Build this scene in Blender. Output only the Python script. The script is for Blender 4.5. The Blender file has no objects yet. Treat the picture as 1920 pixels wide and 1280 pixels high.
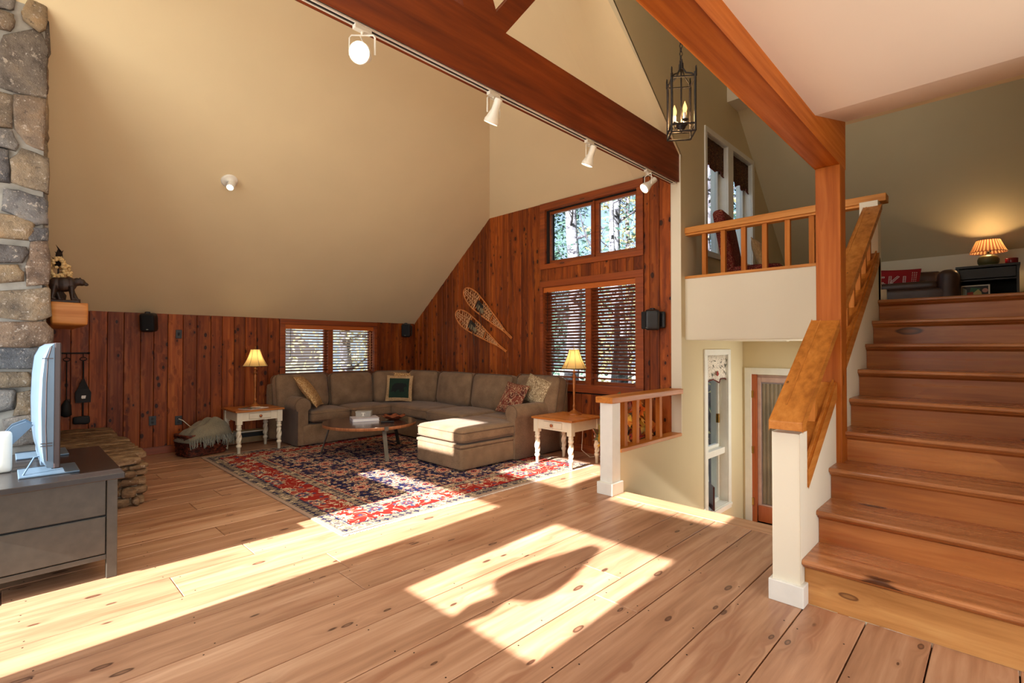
import bpy, math, random
from math import sin, cos, pi, radians as R, atan2, sqrt, hypot
from mathutils import Vector, Matrix, Euler, noise
from mathutils.geometry import tessellate_polygon
rnd = random.Random(7)
S = bpy.context.scene
COL = S.collection

# ------------------------------------------------------------------ camera
cam = bpy.data.cameras.new('camera'); camo = bpy.data.objects.new('camera', cam); COL.objects.link(camo)
cam.sensor_width = 36; cam.lens = 938 / 1920 * 36; cam.clip_start = 0.02; cam.clip_end = 200
camo.location = (0, 0, 1.40); camo.rotation_euler = (R(90.72), 0, R(44.45 - 90))
S.camera = camo

# ------------------------------------------------------------------ world, sun, daylight, fill lights
W = bpy.data.worlds.new('world'); S.world = W; W.use_nodes = True
wn = W.node_tree.nodes; wl = W.node_tree.links; wn.clear()
wo = wn.new('ShaderNodeOutputWorld'); wb = wn.new('ShaderNodeBackground'); sk = wn.new('ShaderNodeTexSky')
sk.sky_type = 'NISHITA'; sk.sun_disc = False; sk.sun_elevation = R(29.4); sk.sun_rotation = R(-90); sk.air_density = 1.0; sk.dust_density = 1.6
wb.inputs['Strength'].default_value = 0.24
wm = wn.new('ShaderNodeMix'); wm.data_type = 'RGBA'; wm.inputs[0].default_value = .55; wm.inputs[7].default_value = (3.0, 3.5, 4.0, 1)   # thin high haze over the blue
wl.new(sk.outputs[0], wm.inputs[6]); wl.new(wm.outputs[2], wb.inputs[0]); wl.new(wb.outputs[0], wo.inputs[0])
SUN = Vector((1, .04, -.565)).normalized()

def light(name, kind, loc, energy, color=(1, 1, 1), target=None, size=None, size_y=None, blend=.5, spot=None, radius=None):
    l = bpy.data.lights.new(name, kind); o = bpy.data.objects.new(name, l); COL.objects.link(o)
    o.location = loc; l.energy = energy; l.color = color
    if target is not None:
        o.rotation_euler = (Vector(target) - Vector(loc)).to_track_quat('-Z', 'Y').to_euler()
    if kind == 'AREA':
        l.shape = 'RECTANGLE'; l.size = size; l.size_y = size_y or size
    if kind == 'SPOT':
        l.spot_size = spot; l.spot_blend = blend
    if radius is not None: l.shadow_soft_size = radius
    return o
sun = light('sun', 'SUN', (-6, 0, 6), 21, (1.0, .98, .95), target=Vector((-6, 0, 6)) + SUN)
sun.data.angle = R(.6)
# daylight entering by the glazed west wall, followed by added fill lights
light('daylight_glass_doors', 'AREA', (-1.3, 4.0, 1.25), 40, (.70, .84, 1.0), target=(4, 4.3, .6), size=1.9, size_y=2.3)
light('daylight_west_window', 'AREA', (-1.3, 1.9, 2.0), 16, (.74, .87, 1.0), target=(4, 2.2, .8), size=1.0, size_y=.85)
light('daylight_transoms', 'AREA', (-1.3, 3.1, 3.2), 40, (.9, .95, 1.0), target=(4, 3.6, 1.6), size=3.5, size_y=.6)
light('fill_south_side', 'AREA', (1.6, -3.0, 1.7), 106, (.95, .97, 1.0), target=(3.0, 4, 1.1), size=5.0, size_y=2.4)  # added soft fill from the open south side, no windows modelled there
light('fill_stairwell', 'AREA', (7.3, 1.25, .35), 26, (1.0, .97, .90), target=(5.2, 2.6, -.2), size=.8, size_y=1.7)  # added to brighten the lower stairwell wall, hidden behind the stair wall
light('fill_overhead', 'AREA', (1.0, 1.4, 5.8), 62, (.98, .97, .95), target=(3.0, 3.4, 0), size=3.4, size_y=1.0)  # added overhead fill below the closed high ceiling, no clerestory exists

S.view_settings.view_transform = 'Standard'; S.view_settings.look = 'None'
S.view_settings.exposure = 0.36; S.view_settings.gamma = 1.0; S.view_settings.use_curve_mapping = False
S.cycles.use_denoising = True
S.cycles.max_bounces = 8; S.cycles.diffuse_bounces = 5; S.cycles.glossy_bounces = 3; S.cycles.transparent_max_bounces = 10
S.cycles.sample_clamp_indirect = 5; S.cycles.caustics_reflective = False; S.cycles.caustics_refractive = False

# ------------------------------------------------------------------ mesh helpers
class MB:
    def __init__(s): s.v = []; s.f = []; s.sm = []
    def add(s, vs, fs, smooth=False, M=None):
        n = len(s.v)
        if M is not None: vs = [M @ Vector(v) for v in vs]
        s.v += [tuple(v) for v in vs]; s.f += [tuple(i + n for i in f) for f in fs]; s.sm += [smooth] * len(fs); return s
    def box(s, x0, x1, y0, y1, z0, z1, M=None):
        vs = [(x, y, z) for z in (z0, z1) for y in (y0, y1) for x in (x0, x1)]
        return s.add(vs, [(0, 2, 3, 1), (4, 5, 7, 6), (0, 1, 5, 4), (1, 3, 7, 5), (3, 2, 6, 7), (2, 0, 4, 6)], False, M)
    def cbox(s, c, d, M=None, rz=0):
        m = Matrix.Translation(c) @ Matrix.Rotation(rz, 4, 'Z')
        if M is not None: m = M @ m
        return s.box(-d[0]/2, d[0]/2, -d[1]/2, d[1]/2, -d[2]/2, d[2]/2, m)
    def chbox(s, x0, x1, y0, y1, z0, z1, c=.003, up=(2, 1), M=None):
        """box whose face on one side (axis, sign) is chamfered all round"""
        lo = [x0, y0, z0]; hi = [x1, y1, z1]; ax, sg = up; a, b = [i for i in range(3) if i != ax]
        far = lo[ax] if sg > 0 else hi[ax]; top = hi[ax] if sg > 0 else lo[ax]; mid = top - sg * c
        def ring(h, k):
            o = []
            for p, q in ((lo[a]+k, lo[b]+k), (hi[a]-k, lo[b]+k), (hi[a]-k, hi[b]-k), (lo[a]+k, hi[b]-k)):
                t = [0, 0, 0]; t[ax] = h; t[a] = p; t[b] = q; o.append(tuple(t))
            return o
        vs = ring(far, 0) + ring(mid, 0) + ring(top, c)
        fs = [(0, 1, 2, 3), (8, 9, 10, 11)]
        for k in (0, 4):
            for i in range(4): fs.append((k+i, k+(i+1) % 4, k+4+(i+1) % 4, k+4+i))
        return s.add(vs, fs, False, M)
    def prism(s, poly, ax, t0, t1, M=None):
        """poly in the two other axes, extruded along ax"""
        def P(p, t):
            if ax == 2: return (p[0], p[1], t)
            if ax == 1: return (p[0], t, p[1])
            return (t, p[0], p[1])
        n = len(poly)
        vs = [P(p, t0) for p in poly] + [P(p, t1) for p in poly]
        fs = [tuple(range(n)), tuple(range(2*n-1, n-1, -1))] + [(i, (i+1) % n, n+(i+1) % n, n+i) for i in range(n)]
        return s.add(vs, fs, False, M)
    def holed(s, loops, ax, t0, t1):
        def P(p, t):
            if ax == 2: return (p[0], p[1], t)
            if ax == 1: return (p[0], t, p[1])
            return (t, p[0], p[1])
        flat = [p for l in loops for p in l]; n = len(flat)
        tris = tessellate_polygon([[Vector((p[0], p[1], 0)) for p in l] for l in loops])
        vs = [P(p, t0) for p in flat] + [P(p, t1) for p in flat]
        fs = [tuple(t) for t in tris] + [tuple(n + i for i in reversed(t)) for t in tris]
        k = 0
        for l in loops:
            m = len(l)
            for i in range(m): fs.append((k+i, k+(i+1) % m, n+k+(i+1) % m, n+k+i))
            k += m
        return s.add(vs, fs)
    def lathe(s, prof, c=(0, 0, 0), n=20, M=None, smooth=True, cap=True):
        vs = []; fs = []
        for r, z in prof:
            for i in range(n): a = 2*pi*i/n; vs.append((c[0]+r*cos(a), c[1]+r*sin(a), c[2]+z))
        for k in range(len(prof)-1):
            for i in range(n): j = (i+1) % n; fs.append((k*n+i, k*n+j, (k+1)*n+j, (k+1)*n+i))
        s.add(vs, fs, smooth, M)
        if cap:
            s.add(vs[:n], [tuple(range(n-1, -1, -1))], False, M); s.add(vs[-n:], [tuple(range(n))], False, M)
        return s
    def cyl(s, p0, p1, r0, r1=None, n=10, smooth=True):
        r1 = r0 if r1 is None else r1
        p0 = Vector(p0); p1 = Vector(p1); d = p1 - p0
        m = Matrix.Translation(p0) @ d.to_track_quat('Z', 'Y').to_matrix().to_4x4()
        return s.lathe([(r0, 0), (r1, d.length)], n=n, M=m, smooth=smooth)
    def tube(s, pts, r, n=6, closed=False, smooth=True, flat=1.0):
        pts = [Vector(p) for p in pts]; m = len(pts); vs = []; fs = []
        rr = r if isinstance(r, (list, tuple)) else [r]*m
        up = None
        for i, p in enumerate(pts):
            a = pts[(i-1) % m] if (closed or i > 0) else p; b = pts[(i+1) % m] if (closed or i < m-1) else p
            t = (b - a).normalized() if (b-a).length > 1e-9 else Vector((0, 0, 1))
            if up is None: up = Vector((0, 0, 1)) if abs(t.z) < .9 else Vector((1, 0, 0))
            u = t.cross(up); u = u.normalized() if u.length > 1e-6 else Vector((1, 0, 0)); w = u.cross(t).normalized(); up = w
            for k in range(n): an = 2*pi*k/n; vs.append(p + u*rr[i]*cos(an) + w*rr[i]*flat*sin(an))
        for i in range(m if closed else m-1):
            j = (i+1) % m
            for k in range(n): l = (k+1) % n; fs.append((i*n+k, i*n+l, j*n+l, j*n+k))
        s.add(vs, fs, smooth)
        if not closed: s.add(vs[:n], [tuple(range(n-1, -1, -1))]); s.add(vs[-n:], [tuple(range(n))])
        return s
    def ell(s, c, r, M=None, n=12, m=8, smooth=True):
        prof = [(max(1e-4, sin(pi*k/m)), -cos(pi*k/m)) for k in range(m+1)]
        mm = Matrix.Translation(c) @ Matrix.Diagonal((r[0], r[1], r[2], 1))
        if M is not None: mm = M @ mm
        return s.lathe(prof, n=n, M=mm, smooth=smooth, cap=False)
    def soft(s, c, d, r=.04, puff=(0, 0, 0), n=8, M=None, rot=None, jit=0, seed=0):
        """rounded, slightly inflated box"""
        h = Vector(d) / 2; r = min(r, min(h)*.98)
        idx = {}; vs = []; fs = []
        e = r / max(h)
        def warp(u):   # denser near the edges
            return math.copysign(1 - (1-abs(u))**1.5, u)
        def V(i, j, k):
            key = (i, j, k)
            if key in idx: return idx[key]
            g = Vector((warp(2*i/n-1), warp(2*j/n-1), warp(2*k/n-1)))
            p = Vector((g.x*h.x, g.y*h.y, g.z*h.z))
            q = Vector([max(-(h[a]-r), min(h[a]-r, p[a])) for a in range(3)])
            dv = p - q
            if dv.length > 1e-9:
                # keep faces flat, round the rim
                dv = dv.normalized() * r
                p = q + dv
            for a in range(3):
                if puff[a]:
                    b, cc = [x for x in range(3) if x != a]
                    w = (1-(p[b]/h[b])**2) * (1-(p[cc]/h[cc])**2)
                    p[a] += puff[a] * max(0, w) * (p[a]/h[a])
            if jit:
                nn = noise.noise_vector(Vector(p)*(.8/max(.03, min(d))) + Vector((seed*3.1, seed*1.7, seed)))
                p += nn * jit
            idx[key] = len(vs); vs.append(p); return idx[key]
        for a in range(3):
            for sg in (0, n):
                for i in range(n):
                    for j in range(n):
                        t = []
                        for (x, y) in ((i, j), (i+1, j), (i+1, j+1), (i, j+1)):
                            q = [0, 0, 0]; q[a] = sg; q[(a+1) % 3] = x; q[(a+2) % 3] = y; t.append(V(*q))
                        fs.append(tuple(t) if sg else tuple(reversed(t)))
        m = Matrix.Translation(c)
        if rot is not None: m = m @ Euler(rot).to_matrix().to_4x4()
        if M is not None: m = M @ m
        return s.add(vs, fs, True, m)
    def mesh(s, name, mat):
        me = bpy.data.meshes.new(name); me.from_pydata(s.v, [], s.f); me.update()
        me.polygons.foreach_set('use_smooth', s.sm)
        if mat: me.materials.append(mat)
        return me
    def build(s, name, mat, parent=None, bevel=0, seg=2, **props):
        me = s.mesh(name, mat)
        return link(name, me, parent, bevel, seg, **props)

def link(name, me, parent=None, bevel=0, seg=2, loc=None, rot=None, **props):
    o = bpy.data.objects.new(name, me); COL.objects.link(o)
    if parent is not None: o.parent = parent
    if loc is not None: o.location = loc
    if rot is not None: o.rotation_euler = rot
    if bevel:
        b = o.modifiers.new('bevel', 'BEVEL'); b.width = bevel; b.segments = seg; b.limit_method = 'ANGLE'; b.angle_limit = R(40)
    for k, v in props.items(): o[k] = v
    return o
def thing(name, label, cat, loc=(0, 0, 0), rz=0, group=None):
    o = bpy.data.objects.new(name, None); COL.objects.link(o); o.empty_display_size = .1
    o.location = loc; o.rotation_euler = (0, 0, rz); o['label'] = label; o['category'] = cat
    if group: o['group'] = group
    return o
def tag(o, label, cat, group=None):
    o['label'] = label; o['category'] = cat
    if group: o['group'] = group
    return o
def copytree(o, parent=None):
    c = o.copy(); COL.objects.link(c); c.parent = parent
    for ch in [x for x in COL.objects if x.parent is o]: copytree(ch, c)
    return c

# ------------------------------------------------------------------ materials
def srgb(r, g, b):
    f = lambda c: (c/255/12.92) if c/255 <= .04045 else ((c/255+.055)/1.055)**2.4
    return (f(r), f(g), f(b), 1)
class NT:
    def __init__(s, name):
        s.m = bpy.data.materials.new(name); s.m.use_nodes = True; s.t = s.m.node_tree; s.t.nodes.clear()
        s.out = s.t.nodes.new('ShaderNodeOutputMaterial'); s.b = s.t.nodes.new('ShaderNodeBsdfPrincipled')
        s.t.links.new(s.b.outputs[0], s.out.inputs[0])
    def n(s, ty, **kw):
        x = s.t.nodes.new('ShaderNode' + ty)
        for k, v in kw.items(): setattr(x, k, v)
        return x
    def l(s, a, b): s.t.links.new(a, b)
    def val(s, x, sock):
        if isinstance(x, (int, float)): sock.default_value = x
        elif isinstance(x, (tuple, list)): sock.default_value = x
        else: s.l(x, sock)
    def math(s, op, a, b=0.0, c=None, clamp=False):
        x = s.n('Math', operation=op, use_clamp=clamp); s.val(a, x.inputs[0]); s.val(b, x.inputs[1])
        if c is not None: s.val(c, x.inputs[2])
        return x.outputs[0]
    def mix(s, f, a, b, mode='MIX'):
        x = s.n('Mix', data_type='RGBA', blend_type=mode); s.val(f, x.inputs[0]); s.val(a, x.inputs[6]); s.val(b, x.inputs[7]); return x.outputs[2]
    def mr(s, v, a, b, c=0.0, d=1.0, smooth=False):
        x = s.n('MapRange'); x.interpolation_type = 'SMOOTHSTEP' if smooth else 'LINEAR'
        s.val(v, x.inputs[0]); x.inputs[1].default_value = a; x.inputs[2].default_value = b; x.inputs[3].default_value = c; x.inputs[4].default_value = d
        return x.outputs[0]
    def ramp(s, v, stops):
        x = s.n('ValToRGB'); e = x.color_ramp.elements
        e[0].position, e[0].color = stops[0]; e[1].position, e[1].color = stops[-1]
        for p, c in stops[1:-1]: q = e.new(p); q.color = c
        s.val(v, x.inputs[0]); return x.outputs[0]
    def coords(s, rand=True):
        tc = s.n('TexCoord').outputs['Object']
        if not rand: return tc
        oi = s.n('ObjectInfo').outputs['Random']; cb = s.n('CombineXYZ')
        s.val(s.math('MULTIPLY', oi, 31.7), cb.inputs[0]); s.val(s.math('MULTIPLY', oi, 57.3), cb.inputs[1]); s.val(s.math('MULTIPLY', oi, 93.1), cb.inputs[2])
        a = s.n('VectorMath', operation='ADD'); s.l(tc, a.inputs[0]); s.l(cb.outputs[0], a.inputs[1]); return a.outputs[0]
    def xyz(s, v):
        x = s.n('SeparateXYZ'); s.l(v, x.inputs[0]); return x.outputs
    def vec(s, x, y, z):
        c = s.n('CombineXYZ'); s.val(x, c.inputs[0]); s.val(y, c.inputs[1]); s.val(z, c.inputs[2]); return c.outputs[0]
    def scale(s, v, k):
        x = s.n('VectorMath', operation='MULTIPLY'); s.l(v, x.inputs[0]); x.inputs[1].default_value = k; return x.outputs[0]
    def noise(s, v, sc=1, det=2, rough=.5, dist=0):
        x = s.n('TexNoise'); s.l(v, x.inputs['Vector']); x.inputs['Scale'].default_value = sc; x.inputs['Detail'].default_value = det
        x.inputs['Roughness'].default_value = rough; x.inputs['Distortion'].default_value = dist; return x.outputs['Fac']
    def voro(s, v, sc=1, feat='F1', rand=1, dim='3D'):
        x = s.n('TexVoronoi', feature=feat, voronoi_dimensions=dim); s.l(v, x.inputs['Vector']); x.inputs['Scale'].default_value = sc
        x.inputs['Randomness'].default_value = rand; return x
    def bump(s, h, st=.2, d=.01):
        x = s.n('Bump'); s.l(h, x.inputs['Height']); x.inputs['Strength'].default_value = st; x.inputs['Distance'].default_value = d
        s.l(x.outputs[0], s.b.inputs['Normal'])
    def fin(s, col, rough=.5, spec=.5, metal=0, coat=0):
        s.val(col, s.b.inputs['Base Color']); s.val(rough, s.b.inputs['Roughness']); s.b.inputs['Specular IOR Level'].default_value = spec
        s.b.inputs['Metallic'].default_value = metal; s.b.inputs['Coat Weight'].default_value = coat; s.b.inputs['Coat Roughness'].default_value = .15
        return s.m

def plain(name, rgb, rough=.5, metal=0, spec=.5, var=.06, sc=8, bump=0, bsc=60, coat=0):
    N = NT(name); v = N.coords(); f = N.noise(v, sc, 3)
    c = srgb(*rgb)
    lo = tuple(x*(1-var*2) for x in c[:3]) + (1,); hi = tuple(min(1, x*(1+var*2)) for x in c[:3]) + (1,)
    if bump: N.bump(N.noise(v, bsc, 3), bump, .004)
    return N.fin(N.ramp(f, [(.3, lo), (.7, hi)]), rough, spec, metal, coat)

def wood(name, dark, mid, lite, axis='X', knot=None, kcol=(60, 30, 14), rough=.36, tint=(.82, 1.14), gs=22, bump=.08, coat=0, coats=0, streak=None, ring=.5, spec=.5):
    ringmin = ring
    N = NT(name); v = N.coords(); x, y, z = N.xyz(v)
    if axis == 'Y': x, y = y, x
    if axis == 'Z': x, z = z, x
    halo = None
    if knot:
        kx, ky, rad, prob = knot
        wob = N.math('MULTIPLY', N.noise(N.vec(N.math('MULTIPLY', x, 9), N.math('MULTIPLY', y, 14), N.math('MULTIPLY', z, 14)), 1, 2), .10)
        kv = N.vec(N.math('ADD', N.math('MULTIPLY', x, kx), wob), N.math('ADD', N.math('MULTIPLY', y, ky), wob), N.math('MULTIPLY', z, ky))
        vo = N.voro(kv); sel = N.math('GREATER_THAN', N.xyz(vo.outputs['Color'])[0], 1-prob)
        size = N.math('ADD', N.math('MULTIPLY', N.xyz(vo.outputs['Color'])[1], 1.0), .45)
        d = N.math('DIVIDE', vo.outputs['Distance'], size)
        core = N.math('MULTIPLY', N.mr(d, rad*.75, rad, 1, 0, True), sel)
        ring = N.math('MULTIPLY', N.mr(d, rad*.25, rad*.8, ringmin, 1.0, True), core)
        halo = N.math('MULTIPLY', N.mr(d, rad*.9, rad*3.2, 1, 0, True), sel)
        y = N.math('ADD', y, N.math('MULTIPLY', halo, .03))
    g = N.noise(N.vec(N.math('MULTIPLY', x, 1.3), N.math('MULTIPLY', y, gs), N.math('MULTIPLY', z, gs)), 1, 4, .6)
    b = N.noise(N.vec(N.math('MULTIPLY', x, .55), N.math('MULTIPLY', y, 5), N.math('MULTIPLY', z, 5)), 1, 3, .5, .4)
    f = N.math('ADD', N.math('MULTIPLY', g, .55), N.math('MULTIPLY', b, .45))
    col = N.ramp(f, [(.32, srgb(*dark)), (.5, srgb(*mid)), (.68, srgb(*lite))])
    if streak:
        sf = N.mr(N.noise(N.vec(N.math('MULTIPLY', x, .5), N.math('MULTIPLY', y, 6), N.math('MULTIPLY', z, 6)), 1.7, 3, .6), .53, .68, 0, .75, True)
        col = N.mix(sf, col, srgb(*streak))
    rr = N.n('ObjectInfo').outputs['Random']
    t = N.mr(N.math('FRACT', N.math('MULTIPLY', rr, 7.31)), 0, 1, *tint)
    col = N.mix(1.0, col, N.vec(t, N.math('POWER', t, 1.12), N.math('POWER', t, 1.25)), 'MULTIPLY')
    if knot:
        col = N.mix(N.math('MULTIPLY', halo, .35), col, srgb(*dark))
        col = N.mix(N.math('MULTIPLY', ring, .92), col, srgb(*kcol))
    if bump: N.bump(g, bump, .004)
    return N.fin(col, N.mr(g, .3, .7, rough+.08, rough-.05), spec, 0, coats)

M = {}
M['floor'] = wood('pine_floor', (150, 108, 80), (180, 136, 104), (204, 164, 132), 'X', knot=(3.4, 9.0, .14, .75), kcol=(70, 40, 28), rough=.36, tint=(.82, 1.10), streak=(148, 98, 70))
M['floor_edge'] = wood('pine_floor_edge', (154, 112, 82), (184, 140, 104), (206, 166, 130), 'Y', knot=(2.2, 6.5, .17, .30), kcol=(84, 48, 30), rough=.38, tint=(.9, 1.08))
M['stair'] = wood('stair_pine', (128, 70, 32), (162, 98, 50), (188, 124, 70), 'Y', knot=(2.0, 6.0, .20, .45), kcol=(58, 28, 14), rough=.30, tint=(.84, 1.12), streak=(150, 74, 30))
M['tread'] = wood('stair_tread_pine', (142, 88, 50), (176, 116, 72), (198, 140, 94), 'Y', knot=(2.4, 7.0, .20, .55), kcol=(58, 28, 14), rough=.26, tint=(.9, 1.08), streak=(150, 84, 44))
M['cedar'] = wood('knotty_cedar', (90, 38, 10), (142, 66, 18), (180, 98, 32), 'Z', knot=(7.5, 12, .21, .60), kcol=(34, 14, 6), ring=.95, spec=.28, rough=.5, tint=(.62, 1.25), gs=30, streak=(92, 38, 14))
M['cedar_h'] = wood('cedar_trim', (104, 44, 14), (140, 64, 20), (164, 82, 28), 'Y', knot=(3, 14, .18, .2), kcol=(40, 16, 8), rough=.42, tint=(.9, 1.05), gs=30)
M['cedar_x'] = wood('cedar_trim_long', (104, 44, 14), (140, 64, 20), (164, 82, 28), 'X', knot=(3, 14, .18, .2), kcol=(40, 16, 8), rough=.42, tint=(.9, 1.05), gs=30)
M['beam'] = wood('stained_beam', (94, 38, 12), (122, 52, 16), (144, 68, 24), 'X', knot=(1.4, 7, .10, .25), kcol=(60, 22, 10), spec=.3, rough=.5, tint=(.97, 1.03), gs=18)
M['beam2'] = wood('fir_beam', (128, 58, 8), (158, 80, 14), (178, 96, 22), 'X', knot=(1.4, 7, .10, .2), kcol=(80, 34, 14), spec=.25, rough=.55, tint=(.97, 1.03), gs=34)
M['post'] = wood('fir_post', (128, 60, 12), (158, 82, 20), (178, 100, 30), 'Z', knot=(2.5, 8, .16, .35), kcol=(70, 32, 14), spec=.25, rough=.55, tint=(.97, 1.03), gs=34)
M['rail'] = wood('oak_rail', (150, 88, 30), (186, 116, 46), (206, 138, 66), 'X', rough=.42, spec=.28, tint=(.94, 1.06), gs=26, knot=(2, 16, .14, .12))
M['baluster'] = wood('oak_baluster', (156, 88, 30), (188, 114, 44), (204, 136, 62), 'Z', spec=.2, rough=.55, tint=(.92, 1.06), gs=26)
M['slat'] = wood('blind_slat', (92, 40, 18), (122, 56, 26), (142, 72, 36), 'Y', rough=.42, tint=(.9, 1.1), gs=30)
M['slat_x'] = wood('blind_slat_long', (86, 36, 16), (114, 52, 24), (134, 66, 32), 'X', rough=.42, tint=(.9, 1.1), gs=30)
M['headrail'] = wood('blind_headrail', (160, 78, 26), (188, 98, 36), (206, 118, 48), 'Y', rough=.4)
M['headrail_x'] = wood('blind_headrail_long', (150, 72, 24), (178, 90, 32), (196, 108, 44), 'X', rough=.4)
M['mantel'] = wood('mantel_log', (176, 100, 40), (212, 138, 66), (230, 166, 92), 'X', knot=(6, 8, .24, .95), kcol=(96, 44, 16), rough=.5)
M['tabletop'] = wood('oak_tabletop', (150, 84, 34), (182, 110, 48), (202, 132, 66), 'X', rough=.28, gs=26)
M['walnut'] = wood('walnut_top', (62, 36, 30), (84, 52, 42), (104, 68, 54), 'X', rough=.2, gs=22, coats=.7)
M['walnut_edge'] = wood('walnut_edge', (130, 76, 44), (164, 104, 64), (190, 130, 86), 'Z', rough=.4, gs=60)
M['door'] = wood('door_wood', (150, 72, 30), (178, 92, 42), (198, 112, 58), 'Z', rough=.4)
M['ceiling'] = plain('warm_plaster', (228, 208, 166), .85, var=.012, sc=1.5, bump=.03, bsc=120)
M['wall'] = plain('olive_plaster', (210, 196, 160), .85, var=.012, sc=1.5, bump=.03, bsc=120)
M['cream'] = plain('cream_plaster', (228, 221, 200), .8, var=.012, sc=1.5, bump=.03, bsc=120)
M['pink'] = plain('ceiling_white', (234, 220, 205), .85, var=.01, sc=1.5)
M['whitepaint'] = plain('white_trim_paint', (226, 226, 218), .45, var=.02)
M['creampaint'] = plain('cream_furniture_paint', (228, 218, 192), .42, var=.03)
M['black'] = plain('black_plastic', (22, 22, 24), .42, var=.1)
M['grille'] = plain('black_grille', (14, 14, 15), .8, var=.1, bump=.4, bsc=400)
M['iron'] = plain('black_iron', (30, 25, 22), .55, metal=.6, var=.15, bump=.3, bsc=90)
M['bronze'] = plain('lantern_bronze', (30, 22, 18), .6, metal=.1, var=.25, sc=40, bump=.4, bsc=90)
M['steel'] = plain('blackened_steel', (98, 94, 86), .4, metal=.7, var=.1)
M['steeldark'] = plain('dark_steel', (28, 28, 28), .5, metal=.5)
M['white'] = plain('white_enamel', (232, 226, 212), .38, var=.02)
M['silver'] = plain('tv_silver', (92, 112, 130), .35, metal=.3, var=.03, bump=.05)
M['tvdark'] = plain('tv_bezel', (58, 46, 46), .4)
M['screen'] = plain('tv_screen', (10, 10, 12), .12)
M['console'] = plain('charcoal_paint', (66, 62, 54), .32, var=.08, sc=20)
M['consoletop'] = plain('charcoal_top', (40, 36, 34), .26, var=.08)
M['mortar'] = plain('mortar', (150, 144, 134), .95, var=.12, sc=9, bump=.5, bsc=40)
M['subfloor'] = plain('dark_gap', (24, 14, 9), .95)
M['brass'] = plain('brass', (150, 110, 50), .35, metal=.9)
M['lampwood'] = plain('lamp_bronze_gold', (158, 92, 38), .35, metal=.25, var=.15, sc=30)
M['olivepot'] = plain('olive_ceramic', (82, 84, 48), .45, var=.08)
M['red'] = plain('red_glass', (120, 18, 24), .15)
M['leather'] = plain('brown_leather', (62, 38, 28), .42, var=.12, bump=.2, bsc=50)
M['cab'] = plain('black_cabinet', (26, 27, 26), .4, var=.1)
M['cord'] = plain('cream_cord', (226, 214, 190), .5)
M['paper'] = plain('paper', (232, 228, 222), .7, var=.02)
M['bookblue'] = plain('book_cover_grey', (196, 190, 196), .5)
M['bowl'] = plain('wooden_dish', (120, 60, 34), .4, var=.3, sc=30)
M['copper'] = plain('copper', (170, 100, 60), .35, metal=.7)
M['bearbrown'] = plain('carved_bear_wood', (52, 32, 20), .5, var=.25, sc=30, bump=.3, bsc=60)
M['berry'] = plain('berries', (232, 190, 132), .4, var=.2, sc=60)
M['darkleaf'] = plain('dark_leaf', (40, 26, 20), .6)
M['rubber'] = plain('black_rubber', (18, 18, 18), .7)
M['heater'] = plain('beige_heater', (122, 98, 62), .5)
M['door_pink'] = plain('door_inner_trim', (188, 158, 146), .5)
M['curtain'] = plain('sheer_curtain', (150, 130, 104), .9, var=.1, sc=3)
M['threadwhite'] = plain('white_yarn', (226, 214, 206), .9)
M['pillowred'] = plain('red_knit', (148, 20, 30), .95, bump=.5, bsc=200)
M['pot'] = plain('white_ceramic_pot', (226, 220, 206), .3)
M['maroontrim'] = plain('maroon_braid', (96, 36, 26), .8)
M['bearblack'] = plain('black_applique', (14, 20, 18), .9)
M['blackleather'] = plain('snowshoe_leather', (32, 26, 20), .6)
M['canvas'] = plain('snowshoe_canvas', (126, 112, 84), .8)
M['rawhide'] = plain('rawhide_lacing', (232, 178, 124), .6)
M['ash'] = plain('bent_ash_frame', (206, 124, 60), .45, var=.1, sc=20)
M['ground'] = plain('leafy_ground', (196, 186, 160), .95, var=.35, sc=14)
M['bark'] = None

def fabric(name, a, b, sc=260, rough=.95, sheen=.15):
    N = NT(name); v = N.coords()
    w = N.noise(N.scale(v, (1, 1, 1)), sc, 2, .7); g = N.noise(v, 6, 3)
    col = N.ramp(N.math('ADD', N.math('MULTIPLY', w, .7), N.math('MULTIPLY', g, .3)), [(.36, srgb(*a)), (.62, srgb(*b))])
    N.bump(w, .45, .003); m = N.fin(col, rough, .25); N.b.inputs['Sheen Weight'].default_value = sheen
    N.b.inputs['Sheen Roughness'].default_value = .5
    return m
M['sofa'] = fabric('taupe_chenille', (98, 76, 56), (150, 122, 94))
M['piping'] = fabric('taupe_piping', (86, 66, 50), (112, 88, 66))
M['throw'] = fabric('grey_throw', (112, 106, 88), (146, 138, 116), 160)
M['fringe'] = fabric('grey_fringe', (104, 104, 94), (150, 148, 134), 160)
M['tanborder'] = fabric('tan_boucle', (150, 116, 76), (214, 180, 134), 90)
M['greenwool'] = fabric('green_wool', (24, 44, 34), (38, 60, 46), 200)
M['tanpillow'] = fabric('tan_silk', (150, 118, 76), (188, 156, 110), 40)

def damask(name, a, b, c, sc=14, thr=.08):
    """curling vine pattern from contour lines of noise"""
    N = NT(name); v = N.coords()
    n = N.noise(v, sc, 1.0, .4, 1.6); n2 = N.noise(v, sc*1.7, 0, .4, .5)
    ln = N.mr(N.math('ABSOLUTE', N.math('SUBTRACT', N.math('FRACT', N.math('MULTIPLY', n, 5)), .5)), thr, thr+.08, 1, 0)
    bl = N.mr(n2, .56, .60, 0, 1)
    col = N.mix(ln, N.mix(bl, srgb(*a), srgb(*c)), srgb(*b))
    N.bump(N.noise(v, 300, 1), .3, .002)
    return N.fin(col, .85, .3)
M['goldpillow'] = damask('gold_brocade', (172, 128, 76), (228, 196, 142), (146, 102, 60), 24, .13)
M['palepillow'] = damask('pale_scroll_fabric', (150, 128, 98), (214, 196, 160), (122, 100, 74), 20, .10)
M['rustpillow'] = damask('rust_paisley', (118, 58, 42), (170, 138, 108), (86, 40, 32), 9, .12)
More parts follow.
